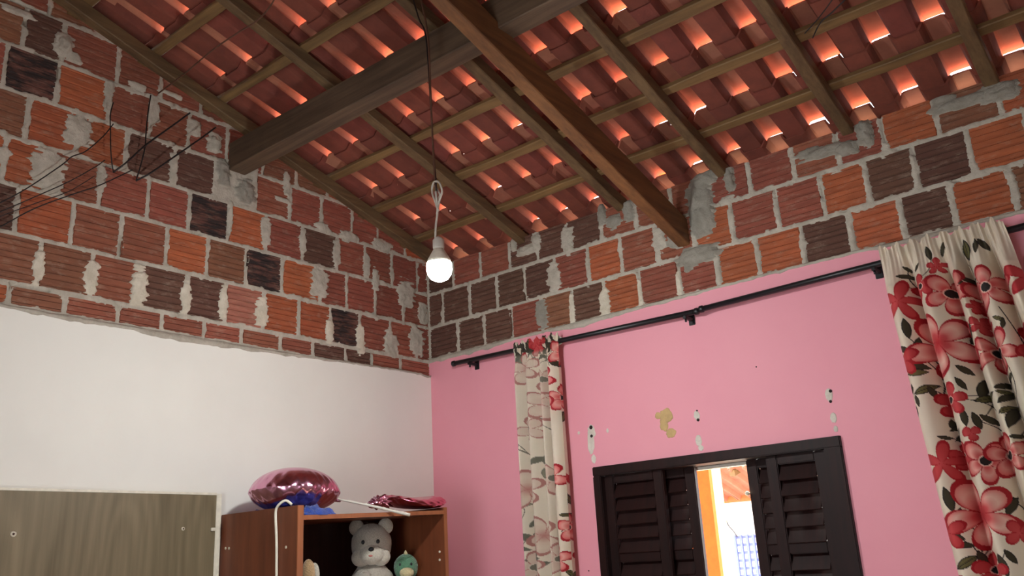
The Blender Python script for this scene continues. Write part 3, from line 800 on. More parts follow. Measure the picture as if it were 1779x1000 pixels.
def paint_print(P, flowers, leaves, stems, faded=False):
    """P (n,2) cloth positions in metres -> (n,3) colours of the printed cotton"""
    C = np.tile(CREAM, (len(P), 1))
    DARK, LEAF, OLIVE, RED, ROSE, PALE = (np.array(lin(c)[:3]) for c in ((120, 116, 102), (104, 104, 88), (134, 132, 110), (186, 128, 118), (214, 190, 172), (222, 206, 186))) if faded else (DARK_, LEAF_, OLIVE_, RED_, ROSE_, PALE_)
    for (x0, y0, x1, y1) in stems:
        a = np.array((x0, y0)); d = np.array((x1 - x0, y1 - y0)); L2 = max(1e-9, d @ d)
        t = np.clip(((P - a) @ d) / L2, 0, 1); bend = np.sin(t * math.pi)[:, None] * np.array((-d[1], d[0])) * 0.14
        dist = np.linalg.norm(P - (a + t[:, None] * d + bend), axis=1); C[dist < 0.0016] = DARK
    for (x, y, L, ang, tone) in leaves:
        ca, sa = math.cos(ang), math.sin(ang); q = P - (x, y); u = (q[:, 0] * ca + q[:, 1] * sa) / (L / 2); w = (-q[:, 0] * sa + q[:, 1] * ca) / (L / 2)
        ins = (np.abs(u) < 1) & (np.abs(w) < 0.36 * (1 - u * u)); col = OLIVE if tone else LEAF
        C[ins] = col; rim = ins & (np.abs(w) > 0.36 * (1 - u * u) - 0.09); C[rim] = DARK
        if tone: C[ins & (np.abs(w) < .03)] = DARK
    for (x, y, R, n, sharp, rot, style) in flowers:
        q = P - (x, y); r = np.hypot(q[:, 0], q[:, 1]); near = r < R * 1.25
        if not near.any(): continue
        th = np.arctan2(q[near, 1], q[near, 0]) + rot; rr = r[near] / R
        ph = np.abs(np.sin(th * n / 2 + 0.25 * np.sin(th))); edge = (0.30 + 0.70 * ph ** sharp) * (1 + 0.06 * np.sin(th * 3 + rot * 5))
        k = rr / edge; c = C[near]; ins = k < 1
        if style == 'big':    # pale petals with red veins and rim
            f = np.clip(1 - np.abs(k - 0.62) / 0.34, 0, 1)[:, None] * np.clip(ph * 1.2, 0, 1)[:, None]
            col = ROSE * (1 - f) + PALE * f; core = np.clip(1 - rr / 0.34, 0, 1)[:, None]; col = col * (1 - core) + RED * core
        elif style == 'mid':
            f = np.clip(1 - np.abs(k - 0.6) / 0.3, 0, 1)[:, None] * 0.62; col = ROSE * (1 - f) + PALE * f
        else:
            f = np.clip(k, 0, 1)[:, None]; col = RED * (0.35 + .4 * f) + ROSE * (0.65 - .4 * f)
        vein = (ph < 0.16) & ins; col[vein] = RED
        c[ins] = col[ins]; rim = ins & (k > 0.86); c[rim] = RED * 0.9
        if style != 'big' or True:
            if style in ('mid', 'small'):
                c[rr < 0.24] = PALE; c[rr < 0.19] = DARK
        C[near] = c
    return C

def curtain(name, label, x0t, x1t, x0b, x1b, zt_, zb_, folds, flowers, leaves, stems, nx, nz, seed, fade=None, yc=-0.085, amp=0.026, head=0.030, tubes=0):
    """zt_: rod height. Cloth hangs from a gathered pocket on the rod."""
    r = random.Random(seed); fs = []
    ph = [r.uniform(-.5, .5) for _ in range(8)]
    s = np.linspace(0, 1, nx); tz = np.linspace(0, 1, nz)
    zt = zt_ + head; V = np.zeros((nx, nz, 3)); PP = np.zeros((nx, nz, 2))
    warp = s + 0.035 * np.sin(2 * np.pi * (1.3 * s + ph[0])) + 0.02 * np.sin(2 * np.pi * (3.1 * s + ph[1]))
    for j, t in enumerate(tz):
        z = zt + (zb_ - zt) * t; d = max(0.0, zt_ - z)
        lo = x0t + (x0b - x0t) * t; hi = x1t + (x1b - x1t) * t
        open_ = min(1, d / 0.14)                       # gathers near the rod open out into folds
        w = np.sin(2 * np.pi * folds * warp + ph[2] + .25 * math.sin(2.2 * t + ph[3]))
        fold = np.sign(w) * np.abs(w) ** 0.75 * amp * (0.55 + .45 * open_) * (1 + .25 * np.sin(5 * s + 3 * t))
        gath = 0.007 * np.sin(2 * np.pi * folds * 3.3 * warp + ph[4]) * (1 - open_) + .003 * (1 - open_) * np.sin(2 * np.pi * folds * 7.1 * s)
        if tubes: fold = amp * (0.5 - np.abs(np.sin(np.pi * tubes * warp + .2 * math.sin(2 * t + ph[3]))) ** 0.8) * (0.5 + .5 * open_) * 1.6
        y = yc - 0.006 * open_ + fold * (0.25 + .75 * open_) + gath
        near_rod = math.exp(-((z - zt_) / 0.016) ** 2)
        y = y * (1 - near_rod) + (np.minimum(y, -0.089) - 0.004) * near_rod
        y = np.minimum(y, -0.035)
        ruff = 0.010 * np.sin(2 * np.pi * folds * 1.7 * s + ph[5]) * max(0, 1 - t * 40) + 0.005 * np.sin(2 * np.pi * folds * 4.3 * s) * max(0, 1 - t * 40)
        V[:, j, 0] = lo + (hi - lo) * s; V[:, j, 1] = y; V[:, j, 2] = z + ruff
        PP[:, j, 0] = lo + (hi - lo) * s; PP[:, j, 1] = z
    P = PP.reshape(-1, 2); C = paint_print(P, flowers, leaves, stems)
    if fade is not None:
        f = (np.repeat(np.clip(fade(s), 0, 1), nz) * np.tile(np.clip((zt_ - (zt + (zb_ - zt) * tz) - .03) * 60, 0, 1), nx))[:, None]; C = C * (1 - f) + paint_print(P, flowers, leaves, stems, True) * 0.93 * f
    idx = np.arange(nx * nz).reshape(nx, nz)
    Fq = np.stack([idx[:-1, :-1], idx[1:, :-1], idx[1:, 1:], idx[:-1, 1:]], -1).reshape(-1, 4)
    root = thing(name, ((x0t + x1t) / 2, yc, zb_), label, 'curtain', 'flowered curtains beside the window')
    me = bpy.data.meshes.new('cloth'); me.from_pydata(V.reshape(-1, 3).tolist(), [], Fq.tolist()); me.update(); me.shade_smooth()
    at_ = me.color_attributes.new('print', 'FLOAT_COLOR', 'POINT')
    at_.data.foreach_set('color', np.concatenate([C, np.ones((len(C), 1))], 1).astype(np.float32).ravel())
    me.materials.append(M['curtain']); o = bpy.data.objects.new('cloth', me); COL.objects.link(o); o.parent = root
    o.matrix_parent_inverse = Matrix.Translation(-BASE[root.name])
    # rear half of the rod pocket
    nb = 40; Vb, Fb = [], []
    for i in range(nb):
        x = x0t + (x1t - x0t) * i / (nb - 1); g = .003 * math.sin(i * 1.9)
        for (yy, zz) in ((-0.089, zt_ + 0.022), (-0.062, zt_ + .016), (-0.058 + g, zt_), (-0.062, zt_ - .016), (-0.088, zt_ - 0.03)): Vb.append((x, yy, zz))
    for i in range(nb - 1):
        for k in range(4): Fb.append((i * 5 + k, i * 5 + k + 1, i * 5 + 6 + k, i * 5 + 5 + k))
    ob = obj('rod_pocket', Vb, Fb, None, root, True); ob.data.materials.append(M['trim_white'])
    return root

def cxz(u, v):
    p = at(u, v, 1, -0.10); return p.x, p.z
PXM = 1 / 402.0
fl = [(1632, 466, 17, 5, .6, .3, 'solid'), (1610, 505, 25, 5, .55, 0.2, 'small'), (1655, 512, 42, 5, .6, .9, 'mid'), (1573, 530, 40, 5, 1.5, .5, 'solid'), (1722, 507, 42, 5, .6, .2, 'mid'),
      (1642, 602, 62, 5, .7, 1.1, 'big'), (1737, 614, 40, 5, .8, 2.0, 'mid'), (1703, 537, 14, 5, .5, 0, 'solid'), (1711, 569, 19, 5, .5, .7, 'solid'), (1578, 632, 34, 4, 1.2, .2, 'solid'),
      (1660, 698, 30, 5, .5, .4, 'small'), (1698, 755, 15, 3, .6, .4, 'solid'), (1679, 792, 25, 5, .55, .2, 'small'), (1648, 806, 38, 5, 1.5, .4, 'solid'), (1721, 802, 40, 5, .6, .9, 'mid'),
      (1757, 791, 38, 5, .6, .2, 'mid'), (1712, 893, 62, 5, .7, 1.1, 'big'), (1657, 925, 34, 4, 1.2, .2, 'solid'), (1730, 990, 30, 5, .5, .4, 'small'), (1776, 925, 22, 4, .7, .2, 'solid'), (1690, 1040, 40, 5, .7, .2, 'mid'), (1765, 1060, 40, 5, .7, .9, 'mid')]
flowers_r = [(*cxz(u, v), R * 0.84 * PXM, n, sh, ro, st) for (u, v, R, n, sh, ro, st) in fl]
lf = [(1618, 444, 26, 80, 0), (1640, 436, 22, 110, 0), (1683, 438, 36, 85, 1), (1712, 428, 26, 60, 0), (1700, 432, 24, 95, 0), (1578, 484, 24, 5, 0), (1580, 470, 16, 40, 0), (1600, 470, 16, 125, 0), (1587, 577, 34, 85, 0), (1604, 606, 30, 100, 0), (1580, 612, 26, 25, 0),
      (1606, 640, 30, 20, 0), (1604, 652, 30, 0, 1), (1618, 680, 34, 160, 1), (1628, 684, 22, 70, 0), (1636, 648, 24, 75, 0), (1679, 670, 24, 60, 0), (1686, 572, 22, 160, 0), (1690, 583, 26, 115, 0), (1683, 646, 26, 40, 0), (1688, 490, 22, 5, 0), (1684, 505, 26, 70, 0),
      (1708, 677, 32, 100, 0), (1717, 692, 32, 165, 1), (1686, 728, 28, 85, 0), (1705, 733, 28, 75, 0), (1722, 730, 26, 40, 0), (1744, 560, 18, 30, 1), (1752, 568, 18, 100, 0),
      (1760, 660, 20, 130, 0), (1750, 672, 24, 160, 0), (1752, 684, 20, 10, 1), (1753, 694, 24, 140, 0), (1758, 714, 26, 160, 1), (1764, 728, 32, 105, 0), (1606, 700, 20, 80, 0), (1596, 680, 16, 95, 0), (1655, 738, 18, 85, 0), (1660, 742, 18, 135, 0), (1650, 762, 16, 10, 0), (1668, 756, 22, 130, 0),
      (1660, 868, 38, 80, 0), (1676, 898, 28, 105, 0), (1672, 930, 26, 25, 0), (1684, 945, 28, 10, 0), (1690, 975, 36, 150, 1), (1712, 970, 26, 75, 0), (1748, 862, 26, 15, 0), (1753, 877, 26, 170, 0), (1762, 880, 30, 120, 0), (1753, 980, 34, 75, 0), (1765, 965, 24, 60, 0), (1602, 720, 22, 100, 0), (1778, 800, 22, 20, 0), (1774, 760, 18, 0, 0)]
leaves_r = [(*cxz(u, v), L * PXM, math.radians(-a), k) for (u, v, L, a, k) in lf]
st_ = [(1587, 590, 1640, 690), (1604, 620, 1640, 690), (1618, 680, 1646, 692), (1680, 698, 1735, 715), (1680, 698, 1715, 690), (1598, 500, 1575, 500), (1600, 505, 1580, 470), (1620, 444, 1612, 490), (1708, 660, 1712, 735), (1745, 540, 1776, 760), (1760, 640, 1760, 720), (1655, 740, 1668, 770), (1640, 760, 1670, 770), (1660, 880, 1712, 975), (1690, 880, 1712, 975), (1672, 930, 1712, 975), (1690, 575, 1712, 570), (1735, 860, 1779, 885), (1755, 960, 1735, 985), (1712, 735, 1750, 765), (1683, 460, 1690, 500)]
stems_r = [(*cxz(a, b), *cxz(c, d)) for (a, b, c, d) in st_]
ex_ = max(f[0] for f in flowers_r) + 0.04; bz_ = min(f[1] for f in flowers_r) - 0.03   # the print goes on beyond what the photo shows
for src in (flowers_r, leaves_r):
    src += [(q[0] + 0.44, *q[1:]) for q in list(src) if q[0] + 0.44 > ex_]
    src += [(q[0] + 0.07, q[1] - 0.70, *q[2:]) for q in list(src) if q[1] - 0.70 < bz_]
zr = a2.lerp(b2, (2.85 - a2.x) / (b2.x - a2.x)).z
curtain('curtain', 'wide cream curtain with bold red flowers, at the right of the window', 2.635, 3.085, 2.75, 3.34, zr, Z0 - 2.0, 4.6, flowers_r, leaves_r, stems_r, 300, 620, 5, amp=0.085, head=0.038, yc=-0.125, tubes=4.6)
rl = random.Random(12)
fll = [(978, 690, 24, 5, .6, .3, 'mid'), (975, 612, 26, 5, .6, .9, 'mid'), (935, 600, 20, 5, .6, .2, 'solid'), (915, 640, 30, 5, .7, .2, 'big'), (945, 700, 34, 5, .7, .6, 'big'), (925, 745, 26, 5, .6, 1.2, 'mid'), (932, 590, 18, 5, .6, .2, 'solid'), (950, 660, 26, 5, .6, .9, 'mid'), (920, 850, 34, 5, .7, .2, 'big'), (965, 830, 28, 5, .6, .9, 'mid'), (995, 822, 14, 4, .6, .4, 'solid'), (948, 930, 34, 5, .7, 1.1, 'big'), (996, 915, 24, 5, .6, .3, 'mid'), (930, 985, 26, 5, .6, .3, 'mid'), (975, 970, 26, 5, .6, .3, 'mid')]
def cl(u, v):
    p = at(u, v, 1, -0.09); return p.x, p.z
flowers_l = [(*cl(u, v), R / 345, n, sh, ro, st) for (u, v, R, n, sh, ro, st) in fll]
leaves_l = [(rl.uniform(.66, 1.02), Z0 + rl.uniform(-1.9, -.03), rl.uniform(.05, .10), rl.uniform(0, 3.1), rl.random() > .6) for _ in range(46)]
leaves_l += [(0.715 + .014 * i, Z0 - .06 - .025 * (i % 3), .06, 1.2 + (i % 4) * .35, 0) for i in range(21)]
stems_l = [(x, z, x + rl.uniform(-.1, .1), z - rl.uniform(.05, .12)) for (x, z, _, _, _) in leaves_l]
zl = a1.lerp(b1, (0.85 - a1.x) / (b1.x - a1.x)).z
curtain('curtain', 'narrow pale curtain with faded flowers, hanging between the corner and the window', 0.715, 1.005, 0.715, 1.005, zl, Z0 - 2.0, 3.6, flowers_l, leaves_l, stems_l, 150, 560, 9, fade=lambda s: (0.80 - s) * 30, amp=0.042, head=0.032, yc=-0.095, tubes=4)

# ------------------------------------------------------------------ hanging bulb
bp = at(763, 462, 1, -1.49)
lamp = thing('hanging_bulb', bp, 'lit bare bulb hanging on a twisted white flex from the roof', 'lamp')
lathe('bulb_glass', [(0.001, -0.058), (0.016, -0.055), (0.031, -0.047), (0.041, -0.033), (0.046, -0.014), (0.046, 0.002), (0.044, 0.010)], M['bulb'], lamp, bp, (0, 0, 1), 28)
lathe('bulb_base', [(0.0452, 0.010), (0.042, 0.022), (0.031, 0.042), (0.022, 0.058), (0.017, 0.066)], M['trim_white'], lamp, bp, (0, 0, 1), 24)
lathe('socket', [(0.019, 0.064), (0.021, 0.07), (0.021, 0.098), (0.012, 0.108), (0.004, 0.114)], M['wire_white'], lamp, bp, (0, 0, 1), 20)
k1 = at(757, 332, 1, -1.49); top = Vector((1.475, -1.53, rz(-1.53, .60)))
tube('flex', [bp + Vector((0, 0, .11)), at(757, 425, 1, -1.49), at(757, 395, 1, -1.49), at(760, 365, 1, -1.49), k1], 0.0042, M['wire_white'], lamp)
tube('flex_loop', [at(761, 362, 1, -1.49), at(751, 335, 1, -1.485), at(753, 318, 1, -1.49), at(762, 316, 1, -1.495), at(768, 332, 1, -1.50), at(763, 350, 1, -1.485), at(759, 372, 1, -1.49)], 0.0040, M['wire_white'], lamp)
tube('flex_loop', [at(755, 322, 1, -1.48), at(764, 338, 1, -1.475), at(757, 352, 1, -1.48), at(762, 366, 1, -1.49)], 0.0036, M['wire_white'], lamp)
tube('flex', [k1, at(752, 250, 1, -1.495), at(748, 160, 1, -1.51), at(743, 60, 1, -1.52), top], 0.0040, M['wire_brown'], lamp)
tube('flex', [k1 + Vector((.004, 0, 0)), at(751, 230, 1, -1.49), at(744, 110, 1, -1.50), at(738, 55, 1, -1.505), at(727, 30, 1, -1.51), top + Vector((-.05, 0, .03))], 0.0034, M['wire'], lamp)
tube('flex_tie', [top + Vector((0.0, -.032, -.004)), top + Vector((.004, -.033, .045)), top + Vector((.006, .004, .052)), top + Vector((.006, .034, .045)), top + Vector((0, .030, -.004)), top + Vector((0, 0, -.012))], 0.0036, M['wire'], lamp)

# ------------------------------------------------------------------ loose wires
def wire(pts, r, mat, label):
    o = tube('electric_wire', pts, r, M[mat], loc=pts[0]); return tag(o, label, 'wire', 'loose wires under the roof')
Lw = lambda u, v, x=0.035: at(u, v, 0, x)
wire([Lw(-60, 380), Lw(0, 352), Lw(45, 328), Lw(105, 288), Lw(125, 272), Lw(148, 263), Lw(178, 238), Lw(197, 215)], 0.0026, 'wire', 'long dark wire rising across the left brick wall, topmost of the fan')
wire([Lw(-60, 395), Lw(0, 368), Lw(60, 342), Lw(120, 315), Lw(165, 290), Lw(182, 278)], 0.0022, 'wire', 'thin dark wire in the fan on the left brick wall, second from the top')
wire([Lw(-60, 405), Lw(0, 376), Lw(70, 350), Lw(120, 332), Lw(165, 305)], 0.0018, 'wire', 'thinnest wire of the fan on the left brick wall')
wire([Lw(-60, 425), Lw(0, 394), Lw(60, 362), Lw(130, 336), Lw(172, 322), Lw(230, 295)], 0.0026, 'wire', 'lowest dark wire of the fan on the left brick wall')
wire([Lw(197, 299, .03), Lw(222, 280, .06), Lw(253, 252, .07), Lw(300, 218, .09), Lw(330, 196, .11)], 0.0042, 'wire', 'thick black wire rising from the left bricks to the first rafter')
wire([Lw(236, 314, .02), Lw(262, 300, .05), Lw(300, 274, .07), Lw(345, 243, .09), Lw(375, 221, .11)], 0.0042, 'wire', 'thick black wire rising to the rafter just before the purlin end')
wire([Lw(197, 300, .02), Lw(193, 270), Lw(192, 230), Lw(192, 198), Lw(197, 178)], 0.0026, 'wire', 'black wire hanging straight down the left bricks')
wire([Lw(237, 312, .02), Lw(245, 285, .03), Lw(252, 255, .04), Lw(254, 225), Lw(258, 190), Lw(262, 165)], 0.0030, 'wire', 'curved dark wire hanging beside the grey mortar joint, right of the straight one')
Rw = lambda u, v, n=.50: on_roof(u, v, n)
wire([Lw(275, 162, .04), Rw(318, 130), Rw(345, 107), Rw(376, 82), Rw(413, 57), Rw(450, 33), Rw(476, 0), Rw(482, -30)], 0.0034, 'wire_brown', 'brown wire strung from the gable bricks to the top of the roof')
wire([Rw(1412, 66, .58), Rw(1425, 40, .56), Rw(1445, 22, .56), Rw(1472, -4, .57), Rw(1490, -20, .58)], 0.0026, 'wire', 'dark wire end hanging under a batten at the upper right, lower of the pair')
wire([Rw(1398, 58, .58), Rw(1420, 34, .57), Rw(1440, 8, .56), Rw(1455, -15, .57)], 0.0022, 'wire', 'dark wire end hanging under a batten at the upper right, upper of the pair')

# ------------------------------------------------------------------ grey wood panel by the white wall
pz = Z0 - 0.792
pan = thing('wood_panel', (0.03, -2.0, 0.0), 'grey wood-grain panel with white edging standing against the white wall', 'panel')
box('board', 0.016, 0.034, -2.95, -1.405, 0.0, pz - 0.006, M['grey_wood'], pan, 0.001)
box('edging', 0.016, 0.037, -1.405, -1.380, 0.0, pz, M['trim_white'], pan, 0.001)
box('edging', 0.016, 0.037, -2.95, -1.405, pz - 0.006, pz + .004, M['trim_white'], pan, 0.001)
for (u, v, r) in [(23, 927, .011), (318, 918, .008)]:
    c = at(u, v, 0, 0.034); sc_ = lathe('screw_cap', [(r, 0), (r, .002), (r * .7, .003)], M['screw'], pan, c, (1, 0, 0), 16)
    lathe('screw_hole', [(r * .4, 0), (r * .4, .0036)], M['back_board'], sc_, c, (1, 0, 0), 12)
c = at(370, 919, 0, 0.036); box('clip', .034, .044, c.y - .012, c.y + .010, c.z - .007, c.z + .007, M['trim_white'], pan, .002)

# ------------------------------------------------------------------ open cabinet
CX, CY0, CY1, CZ = 0.560, -1.366, -0.487, Z0 - 0.882
cab = thing('cabinet', (0.3, -0.92, 0.0), 'open reddish brown cabinet of soft toys in the corner by the white wall', 'cabinet')
T = 0.020
box('side_panel', 0.018, CX - .006, CY0, CY0 + T, 0.0, CZ, M['cabinet'], cab, .001)
box('side_panel', 0.018, CX - .006, CY1 - T, CY1, 0.0, CZ, M['cabinet'], cab, .001)
box('edge_band', CX - .006, CX, CY0, CY0 + T + .010, 0.0, CZ, M['cabinet_edge'], cab, .001)
box('edge_band', CX - .006, CX, CY1 - T, CY1, 0.0, CZ, M['cabinet_edge'], cab, .001)
# top board: dropped at the near end
zl_, zr_ = CZ - 0.040, CZ - 0.014
def tilted(name, x0, x1, za, zb2, th, mat):
    y0, y1 = CY0 + T, CY1 - T
    v = [(x, y, z + d) for x in (x0, x1) for (y, z) in ((y0, za), (y1, zb2)) for d in (-th, 0)]
    return recalc(obj(name, v, box_vf(0, 1, 0, 1, 0, 1)[1], mat, cab))
tilted('top_board', 0.02, CX - .008, zl_, zr_, 0.018, M['cabinet'])
tilted('edge_band', CX - .008, CX - .002, zl_, zr_, 0.018, M['cabinet_edge'])
box('back_panel', 0.016, 0.024, CY0 + T, CY1 - T, 0.05, CZ - 0.034, M['back_board'], cab)
for zz in (Z0 - 1.33, Z0 - 1.75, Z0 - 2.2, 0.08): box('shelf', 0.024, CX - .02, CY0 + T, CY1 - T, zz - .018, zz, M['cabinet'], cab)
SH = Z0 - 1.33
for (u, v) in [(392, 952), (398, 952), (497, 950)]:
    c = at(u, v, 1, CY0); lathe('screw_cap', [(.006, 0), (.006, .0015), (.003, .002)], M['screw'], cab, c, (0, -1, 0), 10)
for (u, v) in [(764, 958), (764, 972)]:
    c = at(u, v, 1, CY1 - T); lathe('shelf_pin', [(.006, 0), (.006, .002), (.004, .003)], M['trim_white'], cab, c, (0, -1, 0), 10)

# white cord looped over the near side of the cabinet
Cw = lambda u, v, d=0.008: at(u, v, 1, CY0 - d)
tag(tube('white_cord', [at(507, 876, 1, CY0 + .03), at(497, 869, 1, CY0 + .012), Cw(487, 874, .004), Cw(480, 884), Cw(479, 900), Cw(480.5, 940), Cw(480.5, 1000), Cw(481, 1080), Cw(481, 1250)], 0.0056, M['trim_white'], loc=Cw(480, 940)), 'white cord looped over the side of the brown cabinet', 'cord')

# blue cloth lying on the cabinet top
def cloth_heap(name, cx, cy, cz, lx, ly, h, label, seed, hang=0.0):
    n = 22; V, Fc = [], []
    for lay in (1, 0):
        for i in range(n):
            for k in range(n):
                a, b = i / (n - 1) * 2 - 1, k / (n - 1) * 2 - 1
                e = 1 + 0.25 * mn.noise(Vector((a * 1.7, b * 1.7, seed))); rim = max(abs(a), abs(b))
                hh = h * (1 - rim ** 4) * (0.65 + 0.7 * mn.noise(Vector((a * 3.2, b * 3.2, seed + 2))) + .25 * mn.noise(Vector((a * 9, b * 9, seed)))) 
                z = cz + (max(0.004, hh) if lay else 0.0)
                x = cx + a * lx / 2 * e; 
                if hang and x > CX + .004: z -= hang * (x - CX) * 6; 
                V.append((x, cy + b * ly / 2 * e, z))
    for lay in range(2):
        o = lay * n * n
        for i in range(n - 1):
            for k in range(n - 1):
                q = (o + i * n + k, o + (i + 1) * n + k, o + (i + 1) * n + k + 1, o + i * n + k + 1); Fc.append(q)
    rimi = [i * n for i in range(n)] + [(n - 1) * n + k for k in range(1, n)] + [i * n + n - 1 for i in range(n - 2, -1, -1)] + [k for k in range(n - 2, 0, -1)]
    m = len(rimi)
    for i in range(m): a, b = rimi[i], rimi[(i + 1) % m]; Fc.append((a, b, b + n * n, a + n * n))
    return tag(recalc(obj(name, V, Fc, M['cloth_blue'], None, True, loc=(cx, cy, cz))), label, 'cloth', 'blue cloths on the cabinet')
cloth_heap('blue_cloth', 0.24, -1.22, CZ - 0.036, 0.34, 0.24, 0.046, 'flat blue cloth at the back of the cabinet top beside the balloon', 3.1)
cloth_heap('blue_cloth', 0.47, -1.245, CZ - 0.038, 0.17, 0.17, 0.052, 'crumpled bright blue cloth at the front corner of the cabinet top', 8.4)

# ------------------------------------------------------------------ balloons on the cabinet
def foil_balloon(name, c, R, hu, hd, rot, mat, label, wr=26, amp=1.0, bend=0.0, nr=26, nt=156, seed=0):
    V, Fc = [], []; c = Vector(c)
    root = thing(name, c, label, 'balloon', 'pink foil balloons on the cabinet')
    for side in (1, -1):
        for i in range(nr + 1):
            f = math.sin(i / nr * math.pi / 2)
            for k in range(nt):
                t = 2 * math.pi * k / nt
                w = math.sin(wr * t + 1.5 * math.sin(3 * t + seed)) * amp
                rad = R * f * (1 - 0.012 * w * f ** 6)
                hgt = (hu if side > 0 else hd) * (max(0.0, 1 - f ** 2.4)) ** 0.62
                hgt += side * 0 + 0.045 * R * w * (f ** 8) * (1 - f ** 24) * (1 if hu > .03 else .8)
                z = side * max(hgt, 0) if side > 0 else -max(hgt, 0)
                x, y = rad * math.cos(t), rad * math.sin(t)
                z += bend * (x / R) ** 2 + bend * .5 * (x / R)
                V.append(c + rot @ Vector((x, y, z)))
    per = (nr + 1) * nt
    for s in range(2):
        for i in range(nr):
            for k in range(nt):
                k2 = (k + 1) % nt; o = s * per; Fc.append((o + i * nt + k, o + i * nt + k2, o + (i + 1) * nt + k2, o + (i + 1) * nt + k))
    o = obj('foil_body', V, Fc, mat, root, True)
    bm = bmesh.new(); bm.from_mesh(o.data); bmesh.ops.remove_doubles(bm, verts=bm.verts, dist=1e-5); bmesh.ops.recalc_face_normals(bm, faces=bm.faces); bm.to_mesh(o.data); bm.free()
    return root
from mathutils import Euler
bc = at(512, 856, 0, 0.33)
fb = foil_balloon('foil_balloon', bc, 0.195, 0.105, 0.085, Euler((math.radians(-4), math.radians(-2), 0)).to_matrix(), M['foil'], 'inflated round pink foil balloon lying on the cabinet')
nk = at(585, 868, 0, 0.40)
tube('neck', [at(572, 866, 0, .36), at(582, 868, 0, .39), at(592, 870, 0, .41)], 0.012, M['foil'], fb, rad=lambda t: 1.2 - .8 * t)
dc = at(715, 876, 0, 0.40)
db = foil_balloon('foil_balloon', dc, 0.165, 0.034, 0.022, Euler((math.radians(6), math.radians(6), math.radians(90))).to_matrix(), M['foil_red'], 'limp half-empty rose foil balloon at the far end of the cabinet', wr=18, amp=1.2, bend=0.034, seed=3)
blob_ellipsoid('crumpled_neck', at(660, 873, 0, .46), (0.035, 0.05, 0.028), M['foil'], db, 24, 16, 0.9, seed=4)
tag(tube('balloon_stick', [at(588, 867, 0, .42), at(640, 877, 0, .52), at(712, 894, 0, .62)], 0.0065, M['wire_white'], rad=lambda t: .7 + .5 * t, loc=at(640, 877, 0, .52)), 'pale plastic balloon stick lying across the cabinet top', 'stick')

# ------------------------------------------------------------------ soft toys in the cabinet
face = Matrix.Rotation(math.radians(46), 3, 'Z')       # toys look out towards the room
def loc_(c): return lambda x, y, z: Vector(c) + face @ Vector((x, y, z))
be = at(645, 950, 0, 0.30); bear = thing('teddy_bear', (be.x, be.y, SH), 'large pale grey teddy bear sitting in the brown cabinet', 'soft toy', 'soft toys in the cabinet')
P_ = loc_((be.x, be.y, be.z))
bz = (be.z + SH) / 2
blob_ellipsoid('body', (be.x, be.y, SH + .105), (0.105, 0.10, 0.115), M['plush_grey'], bear, noise_amp=.06)
blob_ellipsoid('head', P_(0, 0, 0.01), (0.095, 0.095, 0.098), M['plush_grey'], bear, 24, 18, .05)
for s in (-1, 1): blob_ellipsoid('ear', P_(s * .068, 0.0, .092), (0.036, 0.020, 0.038), M['plush_grey'], bear, rot=face)
blob_ellipsoid('muzzle', P_(0.005, -.075, -.035), (0.060, 0.050, 0.046), M['plush_light'], bear, 20, 14, .04, rot=face)
for s in (-1, 1): blob_ellipsoid('cheek', P_(s * .045, -.050, -.045), (0.045, 0.045, 0.042), M['plush_light'], bear, rot=face)
blob_ellipsoid('nose', P_(0.004, -.124, -.012), (0.013, 0.009, 0.010), M['black'], bear, 12, 8, rot=face)
blob_ellipsoid('mouth', P_(0.002, -.120, -.040), (0.012, 0.006, 0.006), M['plush_pink'], bear, 12, 8, rot=face)
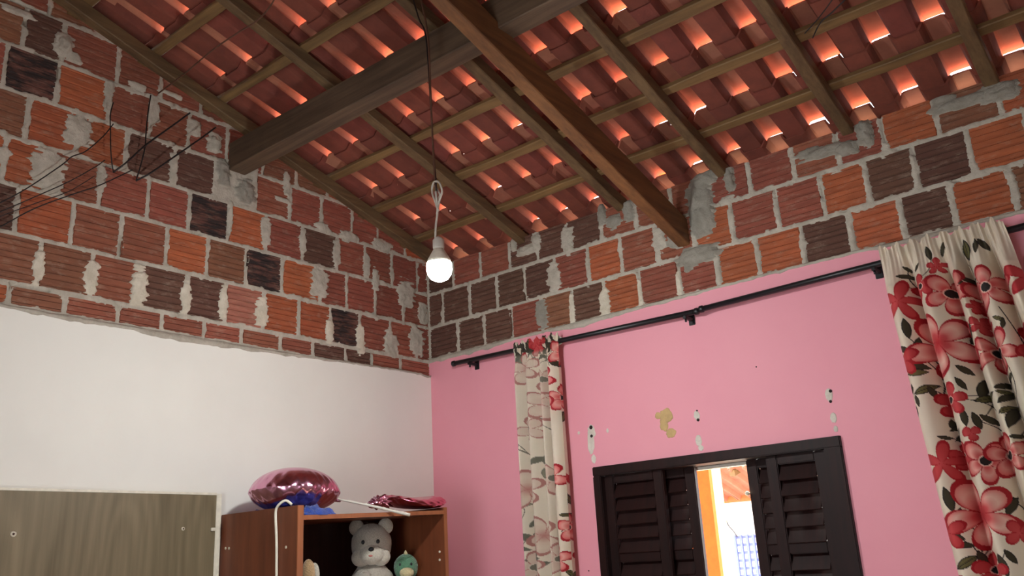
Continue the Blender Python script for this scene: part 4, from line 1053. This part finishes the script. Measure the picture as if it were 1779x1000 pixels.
for s in (-1, 1):
    blob_ellipsoid('eye', P_(s * .034, -.088, .022), (0.009, 0.007, 0.010), M['black'], bear, 12, 8, rot=face)
    blob_ellipsoid('arm', (be.x + .03 + s * -.02, be.y + s * .085, SH + .11), (0.038, 0.04, 0.07), M['plush_grey'], bear)
    blob_ellipsoid('foot', (be.x + .10, be.y + s * .06, SH + .036), (0.06, 0.036, 0.036), M['plush_light'], bear)
di = at(705, 985, 0, 0.38); dino = thing('plush_dinosaur', (di.x, di.y, SH), 'small green plush dinosaur with cream spikes in the brown cabinet', 'soft toy', 'soft toys in the cabinet')
Q_ = loc_((di.x, di.y, di.z))
blob_ellipsoid('body', (di.x, di.y, SH + .075), (0.062, 0.062, 0.080), M['plush_green'], dino, noise_amp=.04)
blob_ellipsoid('head', Q_(0, 0, 0), (0.056, 0.060, 0.062), M['plush_green'], dino, 24, 16, .03)
blob_ellipsoid('snout', Q_(0.004, -.050, -.024), (0.034, 0.030, 0.024), M['plush_cream'], dino, rot=face)
for i, (y, z) in enumerate(((-.008, .060), (.030, .052), (.054, .026), (.066, -.01))):
    lathe('spike', [(.011, 0), (.007, .009), (.001, .019)], M['plush_cream'], dino, Q_(0, y, z), face @ Vector((0, y * 1.4, z + .02)), 10)
for s in (-1, 1):
    blob_ellipsoid('eye', Q_(s * .026, -.050, .014), (0.006, 0.005, 0.007), M['black'], dino, 12, 8, rot=face)
    blob_ellipsoid('arm', (di.x + .045, di.y + s * .05, SH + .085), (0.028, 0.02, 0.02), M['plush_green'], dino)
    blob_ellipsoid('foot', (di.x + .045, di.y + s * .035, SH + .024), (0.036, 0.024, 0.024), M['plush_green'], dino)
pb = at(536, 985, 0, 0.44); pl = thing('plush_animal', (pb.x, pb.y, SH), 'beige soft toy tucked behind the near side of the cabinet', 'soft toy', 'soft toys in the cabinet')
blob_ellipsoid('body', (pb.x, pb.y + .01, SH + .062), (0.055, 0.050, 0.065), M['plush_beige'], pl, noise_amp=.05)
blob_ellipsoid('head', (pb.x, pb.y, (pb.z + SH) / 2 + .06), (0.034, 0.032, 0.075), M['plush_beige'], pl, noise_amp=.05)
blob_ellipsoid('patch', (pb.x + .012, pb.y + .022, (pb.z + SH) / 2 + .07), (0.026, 0.018, 0.05), M['plush_light'], pl)
